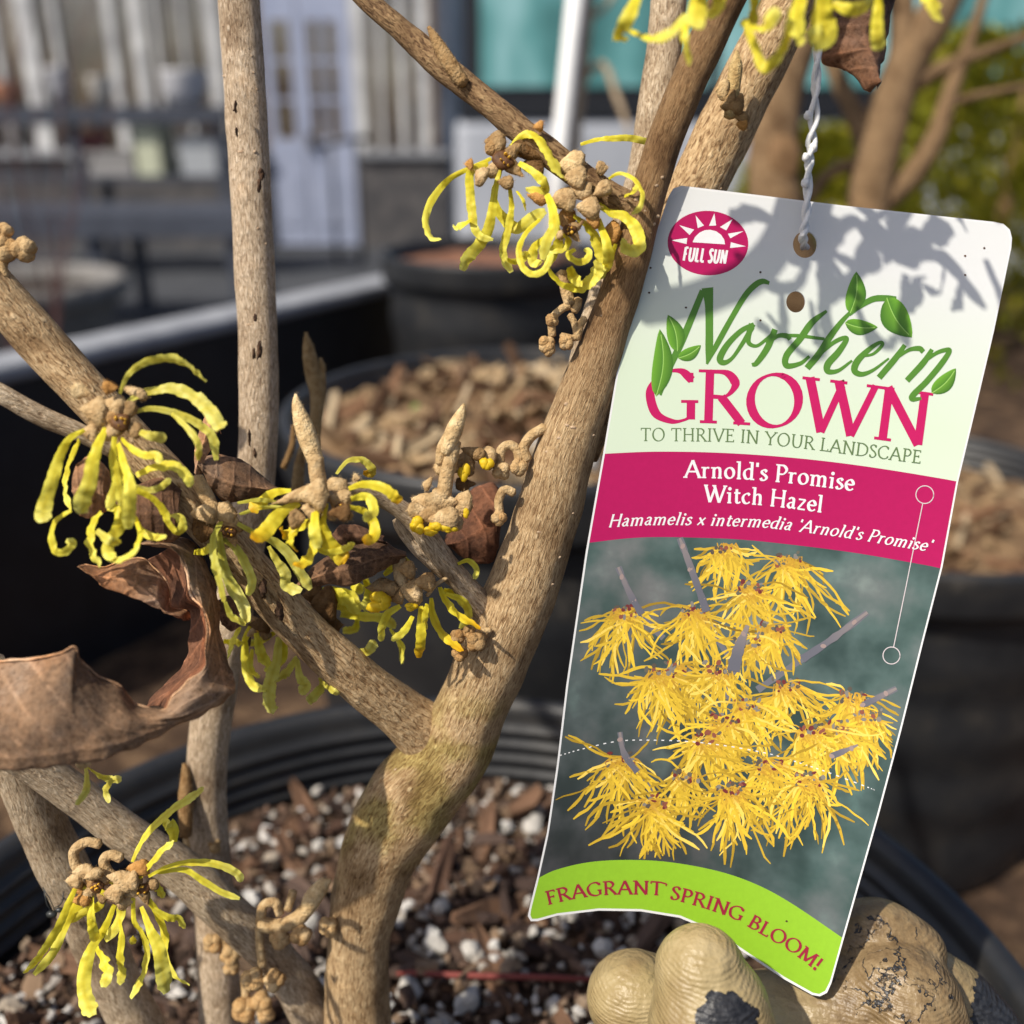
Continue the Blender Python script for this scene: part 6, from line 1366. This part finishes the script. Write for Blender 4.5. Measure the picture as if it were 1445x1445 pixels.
rm = gl.modifiers.new('r', 'REMESH'); rm.mode = 'VOXEL'; rm.voxel_size = .0008; rm.use_smooth_shade = True
smo = gl.modifiers.new('s', 'SMOOTH'); smo.factor = .5; smo.iterations = 5
# coated glove: cream rubber with crinkles, worn through to black knit
m, nt, nn, ll, bs = nodes('rubber_glove')
co = coords(nt, 'Object')
n0 = N_(nt, 'ShaderNodeTexNoise', Scale=70, Detail=4); ll.new(co, n0.inputs[0])
wv = N_(nt, 'ShaderNodeTexWave', Scale=430, Distortion=5, Detail=3); wv.bands_direction = 'Z'; wv.inputs['Detail Scale'].default_value = .6; ll.new(co, wv.inputs[0])
n1 = N_(nt, 'ShaderNodeTexNoise', Scale=900, Detail=4); ll.new(co, n1.inputs[0])
rub0 = ramp(nt, n0.outputs[0], [(.3, (.24, .165, .072)), (.5, (.34, .258, .122)), (.7, (.44, .35, .19))])
vo = N_(nt, 'ShaderNodeTexVoronoi', Scale=150); vo.feature = 'DISTANCE_TO_EDGE'
dst = mixc(nt, co, n1.outputs['Color'], .004, 'ADD'); n5 = N_(nt, 'ShaderNodeTexNoise', Scale=190, Detail=4); ll.new(co, n5.inputs[0]); dst = mixc(nt, dst, n5.outputs['Color'], .012, 'ADD'); ll.new(dst, vo.inputs[0])
crk = ramp(nt, vo.outputs['Distance'], [(0, (1, 1, 1)), (.025, (1, 1, 1)), (.045, (0, 0, 0))])
va = N_(nt, 'ShaderNodeVertexColor', layer_name='Col')
# worn zones in the glove's own space
O3 = Vector(hand['_o'])
def zone(p, r, soft=.35):
    t = nt.nodes.new('ShaderNodeVectorMath'); t.operation = 'DISTANCE'; ll.new(co, t.inputs[0]); t.inputs[1].default_value = tuple(p - O3)
    a = N_(nt, 'ShaderNodeMath', operation='DIVIDE'); ll.new(t.outputs['Value'], a.inputs[0]); a.inputs[1].default_value = r
    n = N_(nt, 'ShaderNodeTexNoise', Scale=420, Detail=5); ll.new(co, n.inputs[0])
    b = N_(nt, 'ShaderNodeMath', operation='MULTIPLY_ADD'); ll.new(n.outputs[0], b.inputs[0]); b.inputs[1].default_value = soft * 2; ll.new(a.outputs[0], b.inputs[2])
    return b.outputs[0]
z1 = ramp(nt, zone(P(1040, 1462, .168), .0085), [(0, (1, 1, 1)), (1.0, (1, 1, 1)), (1.04, (0, 0, 0))]) if False else None
def thr(src, at_):
    mth = N_(nt, 'ShaderNodeMath', operation='LESS_THAN'); ll.new(src, mth.inputs[0]); mth.inputs[1].default_value = at_; return mth.outputs[0]
worn = thr(zone(P(1030, 1455, .172), .0098), 1.0)                     # patch on the thumb
back = thr(zone(P(1425, 1440, .2105), .0118, .18), 1.0)                       # black knit back of the hand
ck = N_(nt, 'ShaderNodeMath', operation='MULTIPLY'); ll.new(crk, ck.inputs[0]); ll.new(thr(zone(P(1265, 1370, .20), .0170), 1.0), ck.inputs[1])
n6 = N_(nt, 'ShaderNodeTexNoise', Scale=170, Detail=3); ll.new(co, n6.inputs[0])
ck2 = N_(nt, 'ShaderNodeMath', operation='MULTIPLY'); ll.new(ck.outputs[0], ck2.inputs[0]); ll.new(ramp(nt, n6.outputs[0], [(.40, (0, 0, 0)), (.48, (1, 1, 1))]), ck2.inputs[1])
mx1 = N_(nt, 'ShaderNodeMath', operation='MAXIMUM'); ll.new(worn, mx1.inputs[0]); ll.new(back, mx1.inputs[1])
mx2 = N_(nt, 'ShaderNodeMath', operation='MAXIMUM'); ll.new(mx1.outputs[0], mx2.inputs[0]); ll.new(ck2.outputs[0], mx2.inputs[1])
old_ = ramp(nt, zone(P(1290, 1400, .198), .05, .12), [(.42, (1, 1, 1)), (.66, (0, 0, 0))])
n7 = N_(nt, 'ShaderNodeTexNoise', Scale=260, Detail=8, Roughness=.7); ll.new(co, n7.inputs[0])
rub = mixc(nt, rub0, ramp(nt, n7.outputs[0], [(.3, (.11, .068, .03)), (.5, (.22, .148, .07)), (.7, (.32, .23, .12))]), old_)
knit = ramp(nt, n1.outputs[0], [(.35, (.010, .010, .012)), (.65, (.035, .036, .040))])
ll.new(mixc(nt, rub, knit, mx2.outputs[0]), bs.inputs['Base Color']); bs.inputs['Roughness'].default_value = .42; bs.inputs['Specular IOR Level'].default_value = .45
inv = N_(nt, 'ShaderNodeMath', operation='SUBTRACT'); inv.inputs[0].default_value = 1; ll.new(mx2.outputs[0], inv.inputs[1])
b0 = bump(nt, bs, n5.outputs[0], .9, .0014); b1 = bump(nt, bs, wv.outputs['Fac'], .30, .0003, b0); b2 = bump(nt, bs, n1.outputs[0], .5, .0004, b1); bump(nt, bs, inv.outputs[0], .8, .0007, b2)
gl.data.materials.clear(); gl.data.materials.append(m)

# a fallen reddish twig on the soil
tw2 = MB(); q = [at_z(560, 1372, SZ + .008), at_z(640, 1376, SZ + .009), at_z(740, 1378, SZ + .009), at_z(850, 1382, SZ + .008)]
tube(tw2, q, [.0008, .0009, .0009, .0007], 8, .1, 200); tag(tw2.build('fallen_twig', plain('fallen_twig_red', (.22, .05, .04), .7), None, origin=q[0]), 'thin reddish twig lying on the potting mix', 'twig')
for o in bpy.data.objects:
    if '_o' in o.keys(): del o['_o']
